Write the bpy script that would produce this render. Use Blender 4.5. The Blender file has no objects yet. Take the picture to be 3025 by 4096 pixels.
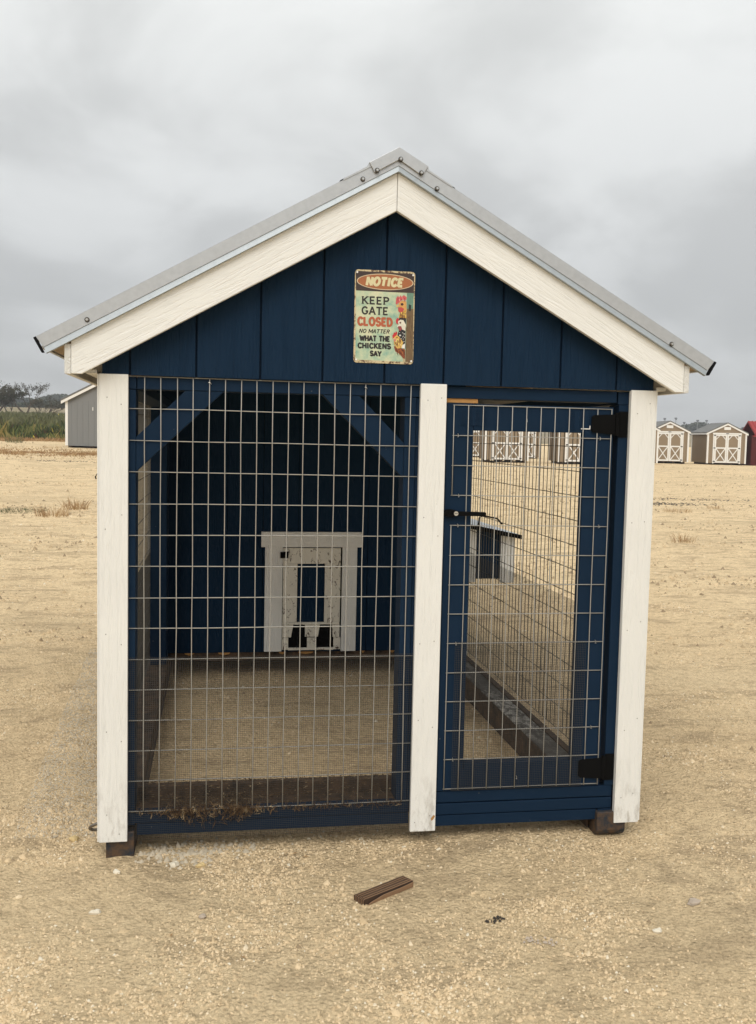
import bpy, math, random
import numpy as np
from mathutils import Matrix, Vector
random.seed(7); RNG = np.random.default_rng(7)
U = 0.0254                      # the scene is laid out in inches, built in metres
sc = bpy.context.scene
C = sc.collection

# ------------------------------------------------------------ camera
cam_d = bpy.data.cameras.new('camera'); cam = bpy.data.objects.new('camera', cam_d); C.objects.link(cam)
cam_d.sensor_fit = 'HORIZONTAL'; cam_d.sensor_width = 36.0; cam_d.lens = 36.0 * 3887.0 / 3025.0
cam_d.clip_start = 0.05; cam_d.clip_end = 4000
_M = [[0.986677, -0.161219, 0.021831], [0.009181, -0.078793, -0.996849], [0.162431, 0.983768, -0.076263]]
CAM = (9.204, -126.039, 54.856)
cam.matrix_world = Matrix([[_M[0][0], -_M[1][0], -_M[2][0], CAM[0]*U],
                           [_M[0][1], -_M[1][1], -_M[2][1], CAM[1]*U],
                           [_M[0][2], -_M[1][2], -_M[2][2], CAM[2]*U], [0, 0, 0, 1]])
sc.camera = cam

# ------------------------------------------------------------ view, sun, sky
sc.view_settings.view_transform = 'Standard'; sc.view_settings.look = 'None'
sc.view_settings.exposure = 0.3; sc.view_settings.gamma = 1.0
SUN_EL, SUN_AZ = math.radians(48), math.radians(196)       # azimuth clockwise from +Y
sun_d = bpy.data.lights.new('sun', 'SUN'); sun_d.energy = 1.5; sun_d.angle = math.radians(40); sun_d.color = (1.0, 0.95, 0.87)
sun = bpy.data.objects.new('sun', sun_d); C.objects.link(sun)
sdir = Vector((math.sin(SUN_AZ)*math.cos(SUN_EL), math.cos(SUN_AZ)*math.cos(SUN_EL), math.sin(SUN_EL)))
sun.rotation_euler = sdir.to_track_quat('Z', 'Y').to_euler()

world = bpy.data.worlds.new('World'); sc.world = world; world.use_nodes = True
wt = world.node_tree; wt.nodes.clear()
def wn(t, **k):
    n = wt.nodes.new(t)
    for a, b in k.items(): setattr(n, a, b)
    return n
def lk(t, a, b): t.links.new(a, b)
sky = wn('ShaderNodeTexSky', sky_type='NISHITA'); sky.sun_disc = False
sky.sun_elevation = SUN_EL; sky.sun_rotation = SUN_AZ
tc = wn('ShaderNodeTexCoord'); sep = wn('ShaderNodeSeparateXYZ'); lk(wt, tc.outputs['Generated'], sep.inputs[0])
def wmath(op, a, b=None, c=None):
    n = wn('ShaderNodeMath', operation=op)
    for i, v in enumerate((a, b, c)):
        if v is None: continue
        if isinstance(v, (int, float)): n.inputs[i].default_value = v
        else: lk(wt, v, n.inputs[i])
    return n.outputs[0]
zz = wmath('MAXIMUM', sep.outputs['Z'], 0.0)
den = wmath('ADD', zz, 0.42)
cx, cy = wmath('DIVIDE', sep.outputs['X'], den), wmath('DIVIDE', sep.outputs['Y'], den)
comb = wn('ShaderNodeCombineXYZ'); lk(wt, cx, comb.inputs[0]); lk(wt, cy, comb.inputs[1])
n1 = wn('ShaderNodeTexNoise'); n1.inputs['Scale'].default_value = 2.6; n1.inputs['Detail'].default_value = 7; n1.inputs['Roughness'].default_value = 0.5; n1.inputs['Distortion'].default_value = 0.35
lk(wt, comb.outputs[0], n1.inputs['Vector'])
n2 = wn('ShaderNodeTexNoise'); n2.inputs['Scale'].default_value = 1.1; n2.inputs['Detail'].default_value = 3
lk(wt, comb.outputs[0], n2.inputs['Vector'])
cl = wmath('ADD', wmath('MULTIPLY', n1.outputs['Fac'], 0.7), wmath('MULTIPLY', n2.outputs['Fac'], 0.3))
mr = wn('ShaderNodeMapRange'); lk(wt, cl, mr.inputs[0]); mr.inputs[1].default_value = 0.41; mr.inputs[2].default_value = 0.60; mr.inputs[3].default_value = 0.84; mr.inputs[4].default_value = 1.09
mr.interpolation_type = 'SMOOTHSTEP'
grad = wmath('MULTIPLY_ADD', zz, 6.8, 4.5)                  # overcast sky: brighter towards the zenith
lum = wmath('MULTIPLY', grad, mr.outputs[0])
tint = wn('ShaderNodeMix', data_type='RGBA'); lk(wt, wmath('MULTIPLY', zz, 2.6), tint.inputs['Factor'])
tint.inputs['A'].default_value = (0.965, 0.985, 1.0, 1); tint.inputs['B'].default_value = (0.985, 1.0, 0.985, 1)
vm = wn('ShaderNodeVectorMath', operation='SCALE'); lk(wt, tint.outputs['Result'], vm.inputs[0]); lk(wt, lum, vm.inputs['Scale'])
mx = wn('ShaderNodeMix', data_type='RGBA'); mx.inputs['Factor'].default_value = 0.96
lk(wt, sky.outputs[0], mx.inputs['A']); lk(wt, vm.outputs[0], mx.inputs['B'])
bg = wn('ShaderNodeBackground'); bg.inputs['Strength'].default_value = 0.1
lk(wt, mx.outputs['Result'], bg.inputs['Color'])
wo = wn('ShaderNodeOutputWorld'); lk(wt, bg.outputs[0], wo.inputs['Surface'])

# ------------------------------------------------------------ materials
class NT:
    def __init__(s, name):
        s.m = bpy.data.materials.new(name); s.m.use_nodes = True; s.t = s.m.node_tree
        s.b = s.t.nodes['Principled BSDF']; s.tc = None
    def n(s, t, **k):
        n = s.t.nodes.new(t)
        for a, b in k.items(): setattr(n, a, b)
        return n
    def set(s, sock, v):
        if hasattr(v, 'is_output') or isinstance(v, bpy.types.NodeSocket): s.t.links.new(v, sock)
        else: sock.default_value = v
    def co(s, scale=(1, 1, 1), world=False):
        if world:
            g = s.n('ShaderNodeNewGeometry').outputs['Position']
        else:
            g = s.n('ShaderNodeTexCoord').outputs['Object']
        mp = s.n('ShaderNodeMapping'); s.set(mp.inputs['Vector'], g); mp.inputs['Scale'].default_value = scale
        return mp.outputs[0]
    def noise(s, vec, scale, detail=4, rough=0.55, dist=0.0):
        n = s.n('ShaderNodeTexNoise'); s.set(n.inputs['Vector'], vec)
        n.inputs['Scale'].default_value = scale; n.inputs['Detail'].default_value = detail
        n.inputs['Roughness'].default_value = rough; n.inputs['Distortion'].default_value = dist
        return n.outputs['Fac']
    def ramp(s, f, pts, lin=True):
        r = s.n('ShaderNodeValToRGB'); s.set(r.inputs[0], f)
        el = r.color_ramp.elements
        while len(el) > 1: el.remove(el[-1])
        el[0].position = pts[0][0]; c = pts[0][1]; el[0].color = (*c, 1) if hasattr(c, '__len__') else (c, c, c, 1)
        for p, c in pts[1:]:
            e = el.new(p); e.color = (*c, 1) if hasattr(c, '__len__') else (c, c, c, 1)
        return r.outputs[0]
    def mix(s, f, a, b, mode='MIX'):
        n = s.n('ShaderNodeMix', data_type='RGBA', blend_type=mode)
        s.set(n.inputs['Factor'], f)
        for k, v in (('A', a), ('B', b)):
            s.set(n.inputs[k], (*v, 1) if isinstance(v, tuple) and len(v) == 3 else v)
        return n.outputs['Result']
    def mth(s, op, a, b=0.0, c=0.0):
        n = s.n('ShaderNodeMath', operation=op)
        s.set(n.inputs[0], a); s.set(n.inputs[1], b); s.set(n.inputs[2], c)
        return n.outputs[0]
    def bump(s, h, dist, strength=1.0, prev=None):
        n = s.n('ShaderNodeBump'); s.set(n.inputs['Height'], h); n.inputs['Distance'].default_value = dist
        n.inputs['Strength'].default_value = strength
        if prev is not None: s.set(n.inputs['Normal'], prev)
        return n.outputs[0]
    def out(s, col=None, rough=0.6, metal=0.0, normal=None, spec=None):
        if col is not None: s.set(s.b.inputs['Base Color'], (*col, 1) if isinstance(col, tuple) and len(col) == 3 else col)
        s.set(s.b.inputs['Roughness'], rough); s.set(s.b.inputs['Metallic'], metal)
        if normal is not None: s.set(s.b.inputs['Normal'], normal)
        if spec is not None: s.b.inputs['Specular IOR Level'].default_value = spec
        return s.m

def flat(name, col, rough=0.6, metal=0.0, var=0.12, vs=8.0, spec=None):
    m = NT(name); v = m.noise(m.co(), vs, 4)
    c = m.mix(m.mth('MULTIPLY', v, 1.0), tuple(x*(1-var) for x in col), tuple(min(1, x*(1+var)) for x in col))
    return m.out(c, rough, metal, spec=spec)

def embossed(name, col, axis, dirt=0.0, rough=0.45, flecks=True, depth=0.0011, spec=0.4, dirt_col=(0.20, 0.16, 0.11)):
    """painted engineered siding with an embossed cedar grain running along one axis"""
    m = NT(name)
    st = {'x': (0.07, 1, 1), 'z': (1, 1, 0.07), 'y': (1, 0.07, 1)}[axis]
    co = m.co(st)
    warp = m.noise(m.co(tuple(k*1.6 for k in st)), 3.0, 2)
    g = m.noise(co, 120.0, 3, 0.6, 1.6)
    g2 = m.noise(co, 42.0, 3, 0.55, 2.5)
    fine = m.noise(m.co(), 260.0, 3, 0.6)
    h = m.mth('ADD', m.mth('MULTIPLY', m.ramp(g, [(0.36, 0.0), (0.52, 1.0)]), warp), m.mth('MULTIPLY', m.ramp(g2, [(0.42, 0.0), (0.50, 1.0)]), 0.9))
    h = m.mth('ADD', h, m.mth('MULTIPLY', fine, 0.5))
    nrm = m.bump(h, depth, 0.9)
    v = m.noise(m.co(), 3.0, 5, 0.6)
    c = m.mix(v, tuple(x*0.93 for x in col), tuple(min(1, x*1.05) for x in col))
    if flecks:
        fl = m.noise(m.co((1, 1, 1)), 34.0, 3, 0.7, 0.8)
        c = m.mix(m.ramp(fl, [(0.74, 0.0), (0.80, 0.8)]), c, dirt_col)
    if dirt > 0:
        sp = m.n('ShaderNodeSeparateXYZ'); m.set(sp.inputs[0], m.n('ShaderNodeNewGeometry').outputs['Position'])
        low = m.n('ShaderNodeMapRange'); m.set(low.inputs[0], sp.outputs['Z']); low.inputs[1].default_value = 0.04; low.inputs[2].default_value = 0.30; low.inputs[3].default_value = 1.0; low.inputs[4].default_value = 0.0
        d = m.noise(m.co((1, 1, 0.35)), 30.0, 6, 0.7)
        f = m.mth('MULTIPLY', m.ramp(d, [(0.50, 0.0), (0.66, 1.0)]), m.mth('MULTIPLY', low.outputs[0], dirt))
        c = m.mix(f, c, dirt_col)
    return m.out(c, rough, 0.0, nrm, spec)

WHITE = (0.79, 0.79, 0.76)
NAVY = (0.008, 0.024, 0.052)
M = {}
M['white_z'] = embossed('white_trim_paint', WHITE, 'z', 0.55, depth=0.0007)
M['white_x'] = embossed('white_fascia_paint', WHITE, 'x', 0.0, depth=0.0007)
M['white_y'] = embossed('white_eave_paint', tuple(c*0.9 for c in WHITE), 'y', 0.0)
M['navy_siding'] = embossed('navy_siding_paint', NAVY, 'z', 0.0, 0.55, False, 0.0014, 0.07)
M['navy_inner'] = embossed('navy_inner_siding_paint', NAVY, 'z', 0.0, 0.7, False, 0.0005, 0.04)
M['navy_groove'] = flat('navy_groove_paint', (0.004, 0.010, 0.022), 0.8, spec=0.05)
def lumber(name, col, rough=0.42):
    m = NT(name)
    n = m.noise(m.co(), 60.0, 4, 0.6); n2 = m.noise(m.co(), 5.0, 4)
    c = m.mix(n2, tuple(x*0.8 for x in col), tuple(x*1.15 for x in col))
    sp = m.noise(m.co(), 95.0, 2, 0.5)
    c = m.mix(m.ramp(sp, [(0.76, 0.0), (0.79, 0.6)]), c, (0.25, 0.24, 0.2))
    return m.out(c, rough, 0, m.bump(n, 0.0006, 0.5), 0.07)
M['navy'] = lumber('navy_lumber_paint', (0.008, 0.022, 0.047), 0.6)
M['dirty_wood'] = (lambda m: m.out(m.mix(m.ramp(m.noise(m.co(), 22, 6, 0.7), [(0.35, 0), (0.65, 1)]), (0.014, 0.009, 0.006), (0.10, 0.058, 0.03)), 0.85, 0, m.bump(m.noise(m.co(), 70, 4), 0.002, 0.7)))(NT('dirt_stained_wood'))
M['skid'] = (lambda m: m.out(m.mix(m.ramp(m.noise(m.co(), 30, 5, 0.65), [(0.40, 0), (0.6, 1)]), (0.012, 0.018, 0.026), (0.085, 0.048, 0.024)), 0.75, 0, m.bump(m.noise(m.co(), 60, 4), 0.0015, 0.7)))(NT('scuffed_skid_timber'))
M['droppings'] = (lambda m: m.out(m.mix(m.mth('MULTIPLY', m.ramp(m.noise(m.co((1, 0.5, 1)), 26, 6, 0.72, 0.6), [(0.44, 0), (0.58, 1)]), m.ramp(m.noise(m.co(), 1.4, 2), [(0.44, 0.12), (0.56, 1.0)])), (0.05, 0.045, 0.038), (0.34, 0.325, 0.295)), 0.85, 0, m.bump(m.noise(m.co(), 60, 4), 0.003, 0.7)))(NT('whitened_sill_top'))
M['deck'] = flat('roof_deck_wood', (0.36, 0.27, 0.18), 0.85, var=0.3, vs=14)
M['bare_wood'] = flat('bare_wood', (0.42, 0.22, 0.07), 0.8, var=0.3, vs=30)
def galv(name, col, rough, metal, vs=60):
    m = NT(name); n = m.noise(m.co(), vs, 4, 0.6)
    c = m.mix(n, tuple(x*0.86 for x in col), tuple(min(1, x*1.12) for x in col))
    return m.out(c, rough, metal, m.bump(m.noise(m.co(), 200, 3), 0.0003, 0.4))
M['roof_metal'] = galv('galvalume_sheet', (0.47, 0.49, 0.51), 0.42, 0.5)
M['hem_metal'] = galv('galvanised_hem', (0.37, 0.41, 0.44), 0.5, 0.4)
M['wire'] = galv('galvanised_wire', (0.37, 0.36, 0.33), 0.55, 0.3, 90)
M['shaded_wire'] = galv('backlit_shade_side_wire', (0.10, 0.095, 0.08), 0.7, 0.3, 90)  # darker copy of the wire, with the side walls' backlit shade in its colour
M['mesh_wire'] = galv('hardware_cloth_wire', (0.045, 0.042, 0.038), 0.7, 0.2, 90)
M['black'] = flat('black_hardware_and_shade', (0.006, 0.006, 0.006), 0.7, spec=0.03)
M['rubber'] = flat('black_foam_closure', (0.010, 0.010, 0.011), 0.9, spec=0.05)
M['steel'] = galv('bright_steel', (0.6, 0.6, 0.58), 0.3, 0.9)
M['dark_steel'] = galv('dark_steel', (0.20, 0.18, 0.155), 0.35, 0.85)

def ground_mat(name, pebble=False):
    m = NT(name)
    pos = m.co(world=True)
    big = m.noise(pos, 0.35, 5, 0.6); mid = m.noise(pos, 2.2, 6, 0.65); sm = m.noise(pos, 24, 6, 0.75); fine = m.noise(pos, 110, 4, 0.75)
    A, B, D = (0.74, 0.555, 0.33), (0.85, 0.665, 0.415), (0.60, 0.445, 0.265)
    c = m.mix(m.ramp(big, [(0.35, 0), (0.65, 1)]), A, B)
    # paler colour over the open yard, browner colour round the coop
    vd = m.n('ShaderNodeVectorMath', operation='DISTANCE'); m.set(vd.inputs[0], pos); vd.inputs[1].default_value = (0.9, 0.0, 0.0)
    dd = m.mth('MULTIPLY_ADD', mid, 2.5, vd.outputs['Value'])
    mp_ = m.n('ShaderNodeMapRange'); m.set(mp_.inputs[0], dd); mp_.inputs[1].default_value = 3.2; mp_.inputs[2].default_value = 9.0
    c = m.mix(m.mth('MULTIPLY', mp_.outputs[0], 0.8), c, (0.86, 0.67, 0.415))
    c = m.mix(m.mth('MULTIPLY', m.ramp(mid, [(0.50, 0), (0.72, 1)]), 0.45), c, D)
    c = m.mix(m.mth('MULTIPLY', m.ramp(sm, [(0.40, 1), (0.53, 0)]), 0.36), c, (0.30, 0.215, 0.12))
    c = m.mix(m.mth('MULTIPLY', m.ramp(fine, [(0.36, 1), (0.46, 0)]), 0.42), c, (0.24, 0.17, 0.095))
    c = m.mix(m.mth('MULTIPLY', m.ramp(fine, [(0.58, 0), (0.70, 1)]), 0.5), c, (0.82, 0.69, 0.48))
    st = m.noise(m.co((0.45, 1.0, 1.0), world=True), 3.2, 9, 0.8)
    c = m.mix(m.mth('MULTIPLY', m.ramp(st, [(0.52, 0), (0.575, 1)]), 0.5), c, (0.34, 0.25, 0.155))
    st2 = m.noise(m.co((0.35, 1.0, 1.0), world=True), 11.0, 5, 0.8)
    c = m.mix(m.mth('MULTIPLY', m.ramp(st2, [(0.545, 0), (0.60, 1)]), m.mth('MULTIPLY', mp_.outputs[0], 0.6)), c, (0.27, 0.19, 0.11))
    wide = m.noise(m.co((0.25, 1.0, 1.0), world=True), 0.45, 5, 0.6)
    c = m.mix(m.mth('MULTIPLY', m.ramp(wide, [(0.50, 0), (0.62, 1)]), 0.35), c, (0.50, 0.39, 0.24))
    vo = m.n('ShaderNodeTexVoronoi'); m.set(vo.inputs['Vector'], pos); vo.inputs['Scale'].default_value = 70
    h1 = m.bump(mid, 0.04, 0.7); h2 = m.bump(sm, 0.02, 1.0, h1); h3 = m.bump(m.mth('SUBTRACT', 1.0, vo.outputs['Distance']), 0.010, 1.0, h2); h4 = m.bump(fine, 0.004, 1.0, h3)
    return m.out(c, 0.95, 0, h4, 0.1)
M['ground'] = ground_mat('crushed_limestone_ground')
def gravel_mat():
    m = NT('loose_gravel_stone')
    at = m.n('ShaderNodeAttribute'); at.attribute_name = 'shade'
    c = m.ramp(at.outputs['Fac'], [(0.0, (0.24, 0.175, 0.105)), (0.25, (0.57, 0.425, 0.25)), (0.6, (0.76, 0.58, 0.36)), (0.88, (0.83, 0.67, 0.45)), (1.0, (0.80, 0.73, 0.58))])
    c = m.mix(m.noise(m.co(), 180, 3), c, m.mix(0.5, c, (0.4, 0.31, 0.2)))
    return m.out(c, 0.9, 0, m.bump(m.noise(m.co(), 300, 3), 0.001, 0.6), 0.2)
M['gravel'] = gravel_mat()
M['rock_white'] = flat('pale_limestone', (0.66, 0.60, 0.48), 0.85, var=0.25, vs=40)
M['rock_grey'] = flat('grey_stone', (0.40, 0.33, 0.26), 0.85, var=0.3, vs=40)
M['rock_tan'] = flat('yellowish_stone', (0.58, 0.44, 0.22), 0.85, var=0.25, vs=40)
M['grey_gravel'] = flat('grey_gravel_stone', (0.47, 0.40, 0.295), 0.9, var=0.4, vs=60)
M['char'] = flat('dark_charred_bits', (0.035, 0.028, 0.022), 0.95, var=0.3)
M['straw'] = (lambda m: m.out(m.ramp(m.noise(m.co(), 45, 3), [(0.35, (0.045, 0.024, 0.011)), (0.55, (0.12, 0.07, 0.03)), (0.75, (0.42, 0.33, 0.2))]), 0.85))(NT('dirty_straw'))
def tan(name, col):
    m = NT(name); n = m.noise(m.co((1, 1, 0.1)), 20, 3)
    return m.out(m.mix(n, tuple(x*0.92 for x in col), tuple(x*1.06 for x in col)), 0.7, 0, None, 0.3)
M['tan'] = tan('tan_siding_paint', (0.27, 0.205, 0.135))
M['tan_dark'] = tan('tan_siding_groove', (0.19, 0.14, 0.09))
M['shed_white'] = flat('white_shed_trim', (0.80, 0.79, 0.76), 0.5, var=0.04)
M['shingle'] = flat('grey_shingle', (0.155, 0.155, 0.15), 0.9, var=0.35, vs=3)
M['grey_siding'] = tan('grey_siding_paint', (0.20, 0.205, 0.205))
M['red_metal'] = tan('red_roof_metal', (0.30, 0.035, 0.035))
M['dark_red'] = tan('dark_red_siding', (0.085, 0.012, 0.011))
M['bark'] = flat('bark', (0.10, 0.075, 0.055), 0.9, var=0.3, vs=3)
def leaf(name, a, b, vs=1.2):
    m = NT(name); n = m.noise(m.co(), vs, 4, 0.7)
    return m.out(m.ramp(n, [(0.35, a), (0.65, b)]), 0.8, 0, None, 0.15)
M['leaf_dark'] = leaf('mesquite_leaves', (0.045, 0.045, 0.028), (0.095, 0.082, 0.045))
M['leaf_green'] = leaf('green_leaves', (0.030, 0.050, 0.022), (0.075, 0.095, 0.04))
def weed_mat():
    m = NT('weed_blades'); at = m.n('ShaderNodeAttribute'); at.attribute_name = 'shade'
    return m.out(m.ramp(at.outputs['Fac'], [(0.0, (0.10, 0.055, 0.03)), (0.2, (0.028, 0.040, 0.014)), (0.5, (0.06, 0.085, 0.028)), (0.75, (0.17, 0.18, 0.055)), (1.0, (0.34, 0.27, 0.10))]), 0.85, spec=0.1)
M['weeds'] = weed_mat()
M['grass_band'] = leaf('tall_grass_green', (0.07, 0.08, 0.03), (0.16, 0.155, 0.07), 0.3)
M['dry_grass'] = leaf('dry_rust_grass', (0.22, 0.115, 0.05), (0.46, 0.32, 0.165), 4.0)
M['far_wood'] = leaf('far_tree_mass', (0.035, 0.045, 0.03), (0.08, 0.09, 0.055), 0.08)
M['field'] = leaf('distant_field', (0.15, 0.14, 0.07), (0.33, 0.25, 0.16), 0.02)
M['flower'] = flat('yellow_flower', (0.7, 0.55, 0.08), 0.8)

# ------------------------------------------------------------ mesh building
class MB:
    def __init__(s): s.v = []; s.f = []
    def add(s, vs, fs):
        o = len(s.v); s.v += [tuple(p) for p in vs]; s.f += [tuple(i+o for i in f) for f in fs]; return s
    def box(s, x0, x1, y0, y1, z0, z1):
        return s.add([(x0, y0, z0), (x1, y0, z0), (x1, y1, z0), (x0, y1, z0), (x0, y0, z1), (x1, y0, z1), (x1, y1, z1), (x0, y1, z1)],
                     [(0, 3, 2, 1), (4, 5, 6, 7), (0, 1, 5, 4), (1, 2, 6, 5), (2, 3, 7, 6), (3, 0, 4, 7)])
    def prism(s, poly, a0, a1, plane='xz'):
        """poly in the given plane, extruded between a0 and a1 along the third axis"""
        ar = sum(poly[i][0]*poly[(i+1) % len(poly)][1]-poly[(i+1) % len(poly)][0]*poly[i][1] for i in range(len(poly)))
        if (ar < 0): poly = poly[::-1]
        n = len(poly)
        def P(p, a):
            return (p[0], a, p[1]) if plane == 'xz' else ((a, p[0], p[1]) if plane == 'yz' else (p[0], p[1], a))
        vs = [P(p, a0) for p in poly]+[P(p, a1) for p in poly]
        cap0, cap1 = tuple(range(n)), tuple(range(2*n-1, n-1, -1))
        side = [(i, i+n, (i+1) % n+n, (i+1) % n) for i in range(n)]
        if plane != 'xz':
            cap0, cap1 = cap0[::-1], cap1[::-1]; side = [f[::-1] for f in side]
        return s.add(vs, [cap0, cap1]+side)
    def tube(s, pts, r, n=6, cap=True, closed=False):
        pts = [Vector(p) for p in pts]; rs = r if hasattr(r, '__len__') else [r]*len(pts)
        o = len(s.v); up0 = None
        for i, p in enumerate(pts):
            if closed: d = pts[(i+1) % len(pts)]-pts[i-1]
            else: d = (pts[min(i+1, len(pts)-1)]-pts[max(i-1, 0)])
            d.normalize()
            up = Vector((0, 0, 1)) if abs(d.z) < 0.9 else Vector((1, 0, 0))
            if up0 is not None and closed is False and abs(d.dot(up0)) < 0.95: up = up0
            up0 = up
            a = d.cross(up).normalized(); b = d.cross(a)
            for k in range(n):
                t = 2*math.pi*k/n; s.v.append(tuple(p+(a*math.cos(t)+b*math.sin(t))*rs[i]))
        m = len(pts)
        for i in range(m if closed else m-1):
            j = (i+1) % m
            for k in range(n):
                s.f.append((o+i*n+k, o+i*n+(k+1) % n, o+j*n+(k+1) % n, o+j*n+k))
        if cap and not closed:
            s.f.append(tuple(o+k for k in range(n))[::-1]); s.f.append(tuple(o+(m-1)*n+k for k in range(n)))
        return s
    def build(s, name, mat, parent=None, mw=None, smooth=False, bevel=0.0, kind=None, label=None):
        me = bpy.data.meshes.new(name)
        mw = mw or Matrix.Identity(4)                     # in inches
        inv = mw.inverted()
        vs = [tuple((inv @ Vector(p))*U) for p in s.v]
        me.from_pydata(vs, [], s.f); me.update()
        mats = mat if isinstance(mat, list) else [mat]
        for m in mats: me.materials.append(m)
        if smooth: me.polygons.foreach_set('use_smooth', [True]*len(me.polygons))
        ob = bpy.data.objects.new(name, me); C.objects.link(ob)
        bm = mw.copy(); bm.translation *= U
        if parent is not None:
            ob.parent = parent
            ob.matrix_local = pinv(parent) @ bm
        else: ob.matrix_world = bm
        if bevel > 0:
            md = ob.modifiers.new('edge', 'BEVEL'); md.width = bevel*U; md.segments = 2; md.limit_method = 'ANGLE'; md.harden_normals = False
        if kind: ob['kind'] = kind
        if label: ob['label'] = label
        return ob
_WM = {}
def pinv(o):
    m = wmat(o); return m.inverted()
def wmat(o):
    m = o.matrix_basis.copy()
    while o.parent is not None:
        o = o.parent; m = o.matrix_basis @ m
    return m
def T(x, y, z, rz=0.0): return Matrix.Translation((x, y, z)) @ Matrix.Rotation(rz, 4, 'Z')
def tag(o, label=None, cat=None, group=None, kind=None):
    if label: o['label'] = label
    if cat: o['category'] = cat
    if group: o['group'] = group
    if kind: o['kind'] = kind
    return o
def empty(name, loc, rz=0.0):
    o = bpy.data.objects.new(name, None); C.objects.link(o); o.empty_display_size = 0.1
    o.location = Vector(loc)*U; o.rotation_euler = (0, 0, rz)
    o.matrix_basis = Matrix.Translation(Vector(loc)*U) @ Matrix.Rotation(rz, 4, 'Z')
    return o
def copy_tree(o, parent=None):
    c = o.copy(); C.objects.link(c)
    if parent is not None: c.parent = parent
    for ch in [k for k in bpy.data.objects if k.parent == o]: copy_tree(ch, c)
    return c
def npmesh(name, V, F, mats, kind=None, attr=None, smooth=False, mi=None):
    """numpy triangles or quads straight into a mesh; V already in inches"""
    me = bpy.data.meshes.new(name); k = F.shape[1]
    me.vertices.add(len(V)); me.vertices.foreach_set('co', (V*U).astype(np.float32).ravel())
    me.loops.add(F.size); me.loops.foreach_set('vertex_index', F.astype(np.int32).ravel())
    me.polygons.add(len(F)); me.polygons.foreach_set('loop_start', np.arange(0, F.size, k, dtype=np.int32))
    me.polygons.foreach_set('loop_total', np.full(len(F), k, dtype=np.int32))
    if mi is not None: me.polygons.foreach_set('material_index', mi.astype(np.int32))
    me.update(calc_edges=True)
    if smooth: me.polygons.foreach_set('use_smooth', np.ones(len(F), bool))
    if attr is not None:
        a = me.attributes.new('shade', 'FLOAT', 'POINT'); a.data.foreach_set('value', attr.astype(np.float32))
    for m in (mats if isinstance(mats, list) else [mats]): me.materials.append(m)
    ob = bpy.data.objects.new(name, me); C.objects.link(ob)
    if kind: ob['kind'] = kind
    return ob

# ------------------------------------------------------------ ground
def vnoise(x, y, seed):
    xi = np.floor(x).astype(np.int64); yi = np.floor(y).astype(np.int64); fx = x-xi; fy = y-yi
    fx = fx*fx*(3-2*fx); fy = fy*fy*(3-2*fy)
    def h(a, b):
        n = (a*374761393 + b*668265263 + seed*974711) & 0x7fffffff
        n = ((n ^ (n >> 13))*1274126177) & 0x7fffffff
        return ((n ^ (n >> 16)) & 0xffff)/65535.0
    return (h(xi, yi)*(1-fx)+h(xi+1, yi)*fx)*(1-fy)+(h(xi, yi+1)*(1-fx)+h(xi+1, yi+1)*fx)*fy-0.5
def sstep(a, b, x):
    t = np.clip((x-a)/(b-a), 0, 1); return t*t*(3-2*t)
def gz(x, y):
    """ground height in inches: nearly level yard, rising gently to the fields on the left"""
    x = np.asarray(x, float); y = np.asarray(y, float)
    d = np.maximum(y, 0)
    a = (x-9.2)/(np.maximum(y, 50)+126)
    w = 1-sstep(-0.08, 0.12, a)
    L = np.interp(d, [0, 400, 1000, 1650, 2000, 2150, 3000, 4500, 8000, 15000, 30000], [0, 3, 12, 25.5, 31, 34, 69, 115, 233, 438, 600])
    Rr = np.interp(d, [0, 800, 1900, 2200, 3500, 13000, 30000], [0, 2, 7, 5.5, 8, 190, 300])
    z = L*w+Rr*(1-w)
    r = np.hypot(x-30, y)
    z = z+vnoise(x/60, y/60, 1)*1.3*sstep(40, 200, r)+vnoise(x/22, y/22, 2)*0.5*sstep(0, 60, r)+vnoise(x/300, y/300, 5)*5*sstep(300, 1200, r)*(1-sstep(1600, 2400, y)*0.5)
    return z-0.05
def gfine(x, y):
    z = vnoise(x/7, y/7, 3)*0.38+vnoise(x/2.6, y/2.6, 4)*0.30+vnoise(x/1.2+7, y/1.2, 6)*0.16
    # raked edge of a wheel track in front of the coop and loose gravel drift along its left side
    z = z+0.35*np.exp(-((x-8.8+0.06*(y+20))/1.6)**2)*sstep(-48, -40, y)*(1-sstep(-8, -2, y))
    z = z+1.1*np.exp(-((x+13+0.05*y)/5.5)**2)*sstep(2, 14, y)*(1-sstep(60, 100, y))
    return z
N = 520
s_ = np.linspace(-1, 1, N); k_ = 7.4
gx = 28+26000*np.sinh(k_*s_)/np.sinh(k_); gy = -10+26000*np.sinh(k_*s_)/np.sinh(k_)
X, Y = np.meshgrid(gx, gy)
rr = np.hypot(X-28, Y)
Z = gz(X, Y)+gfine(X, Y)*(1-sstep(350, 900, rr))
V = np.stack([X.ravel(), Y.ravel(), Z.ravel()], 1)
ii = np.arange(N*N).reshape(N, N)
F = np.stack([ii[:-1, :-1].ravel(), ii[:-1, 1:].ravel(), ii[1:, 1:].ravel(), ii[1:, :-1].ravel()], 1)
ground = npmesh('ground', V, F, [M['ground'], M['field']], 'structure', smooth=True)
fy = Y[:-1, :-1].ravel(); fx = X[:-1, :-1].ravel()
far = ((fy > 2250+300*vnoise(fx/400, fy/400, 9)) & (fx < 600)) | (fy > 5000) | (np.abs(fx) > 6000)
ground.data.polygons.foreach_set('material_index', far.astype(np.int32))
def G(x, y): return float(gz(x, y)+gfine(np.asarray(float(x)), np.asarray(float(y)))*(1-sstep(350, 900, math.hypot(x-28, y))))

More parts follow.
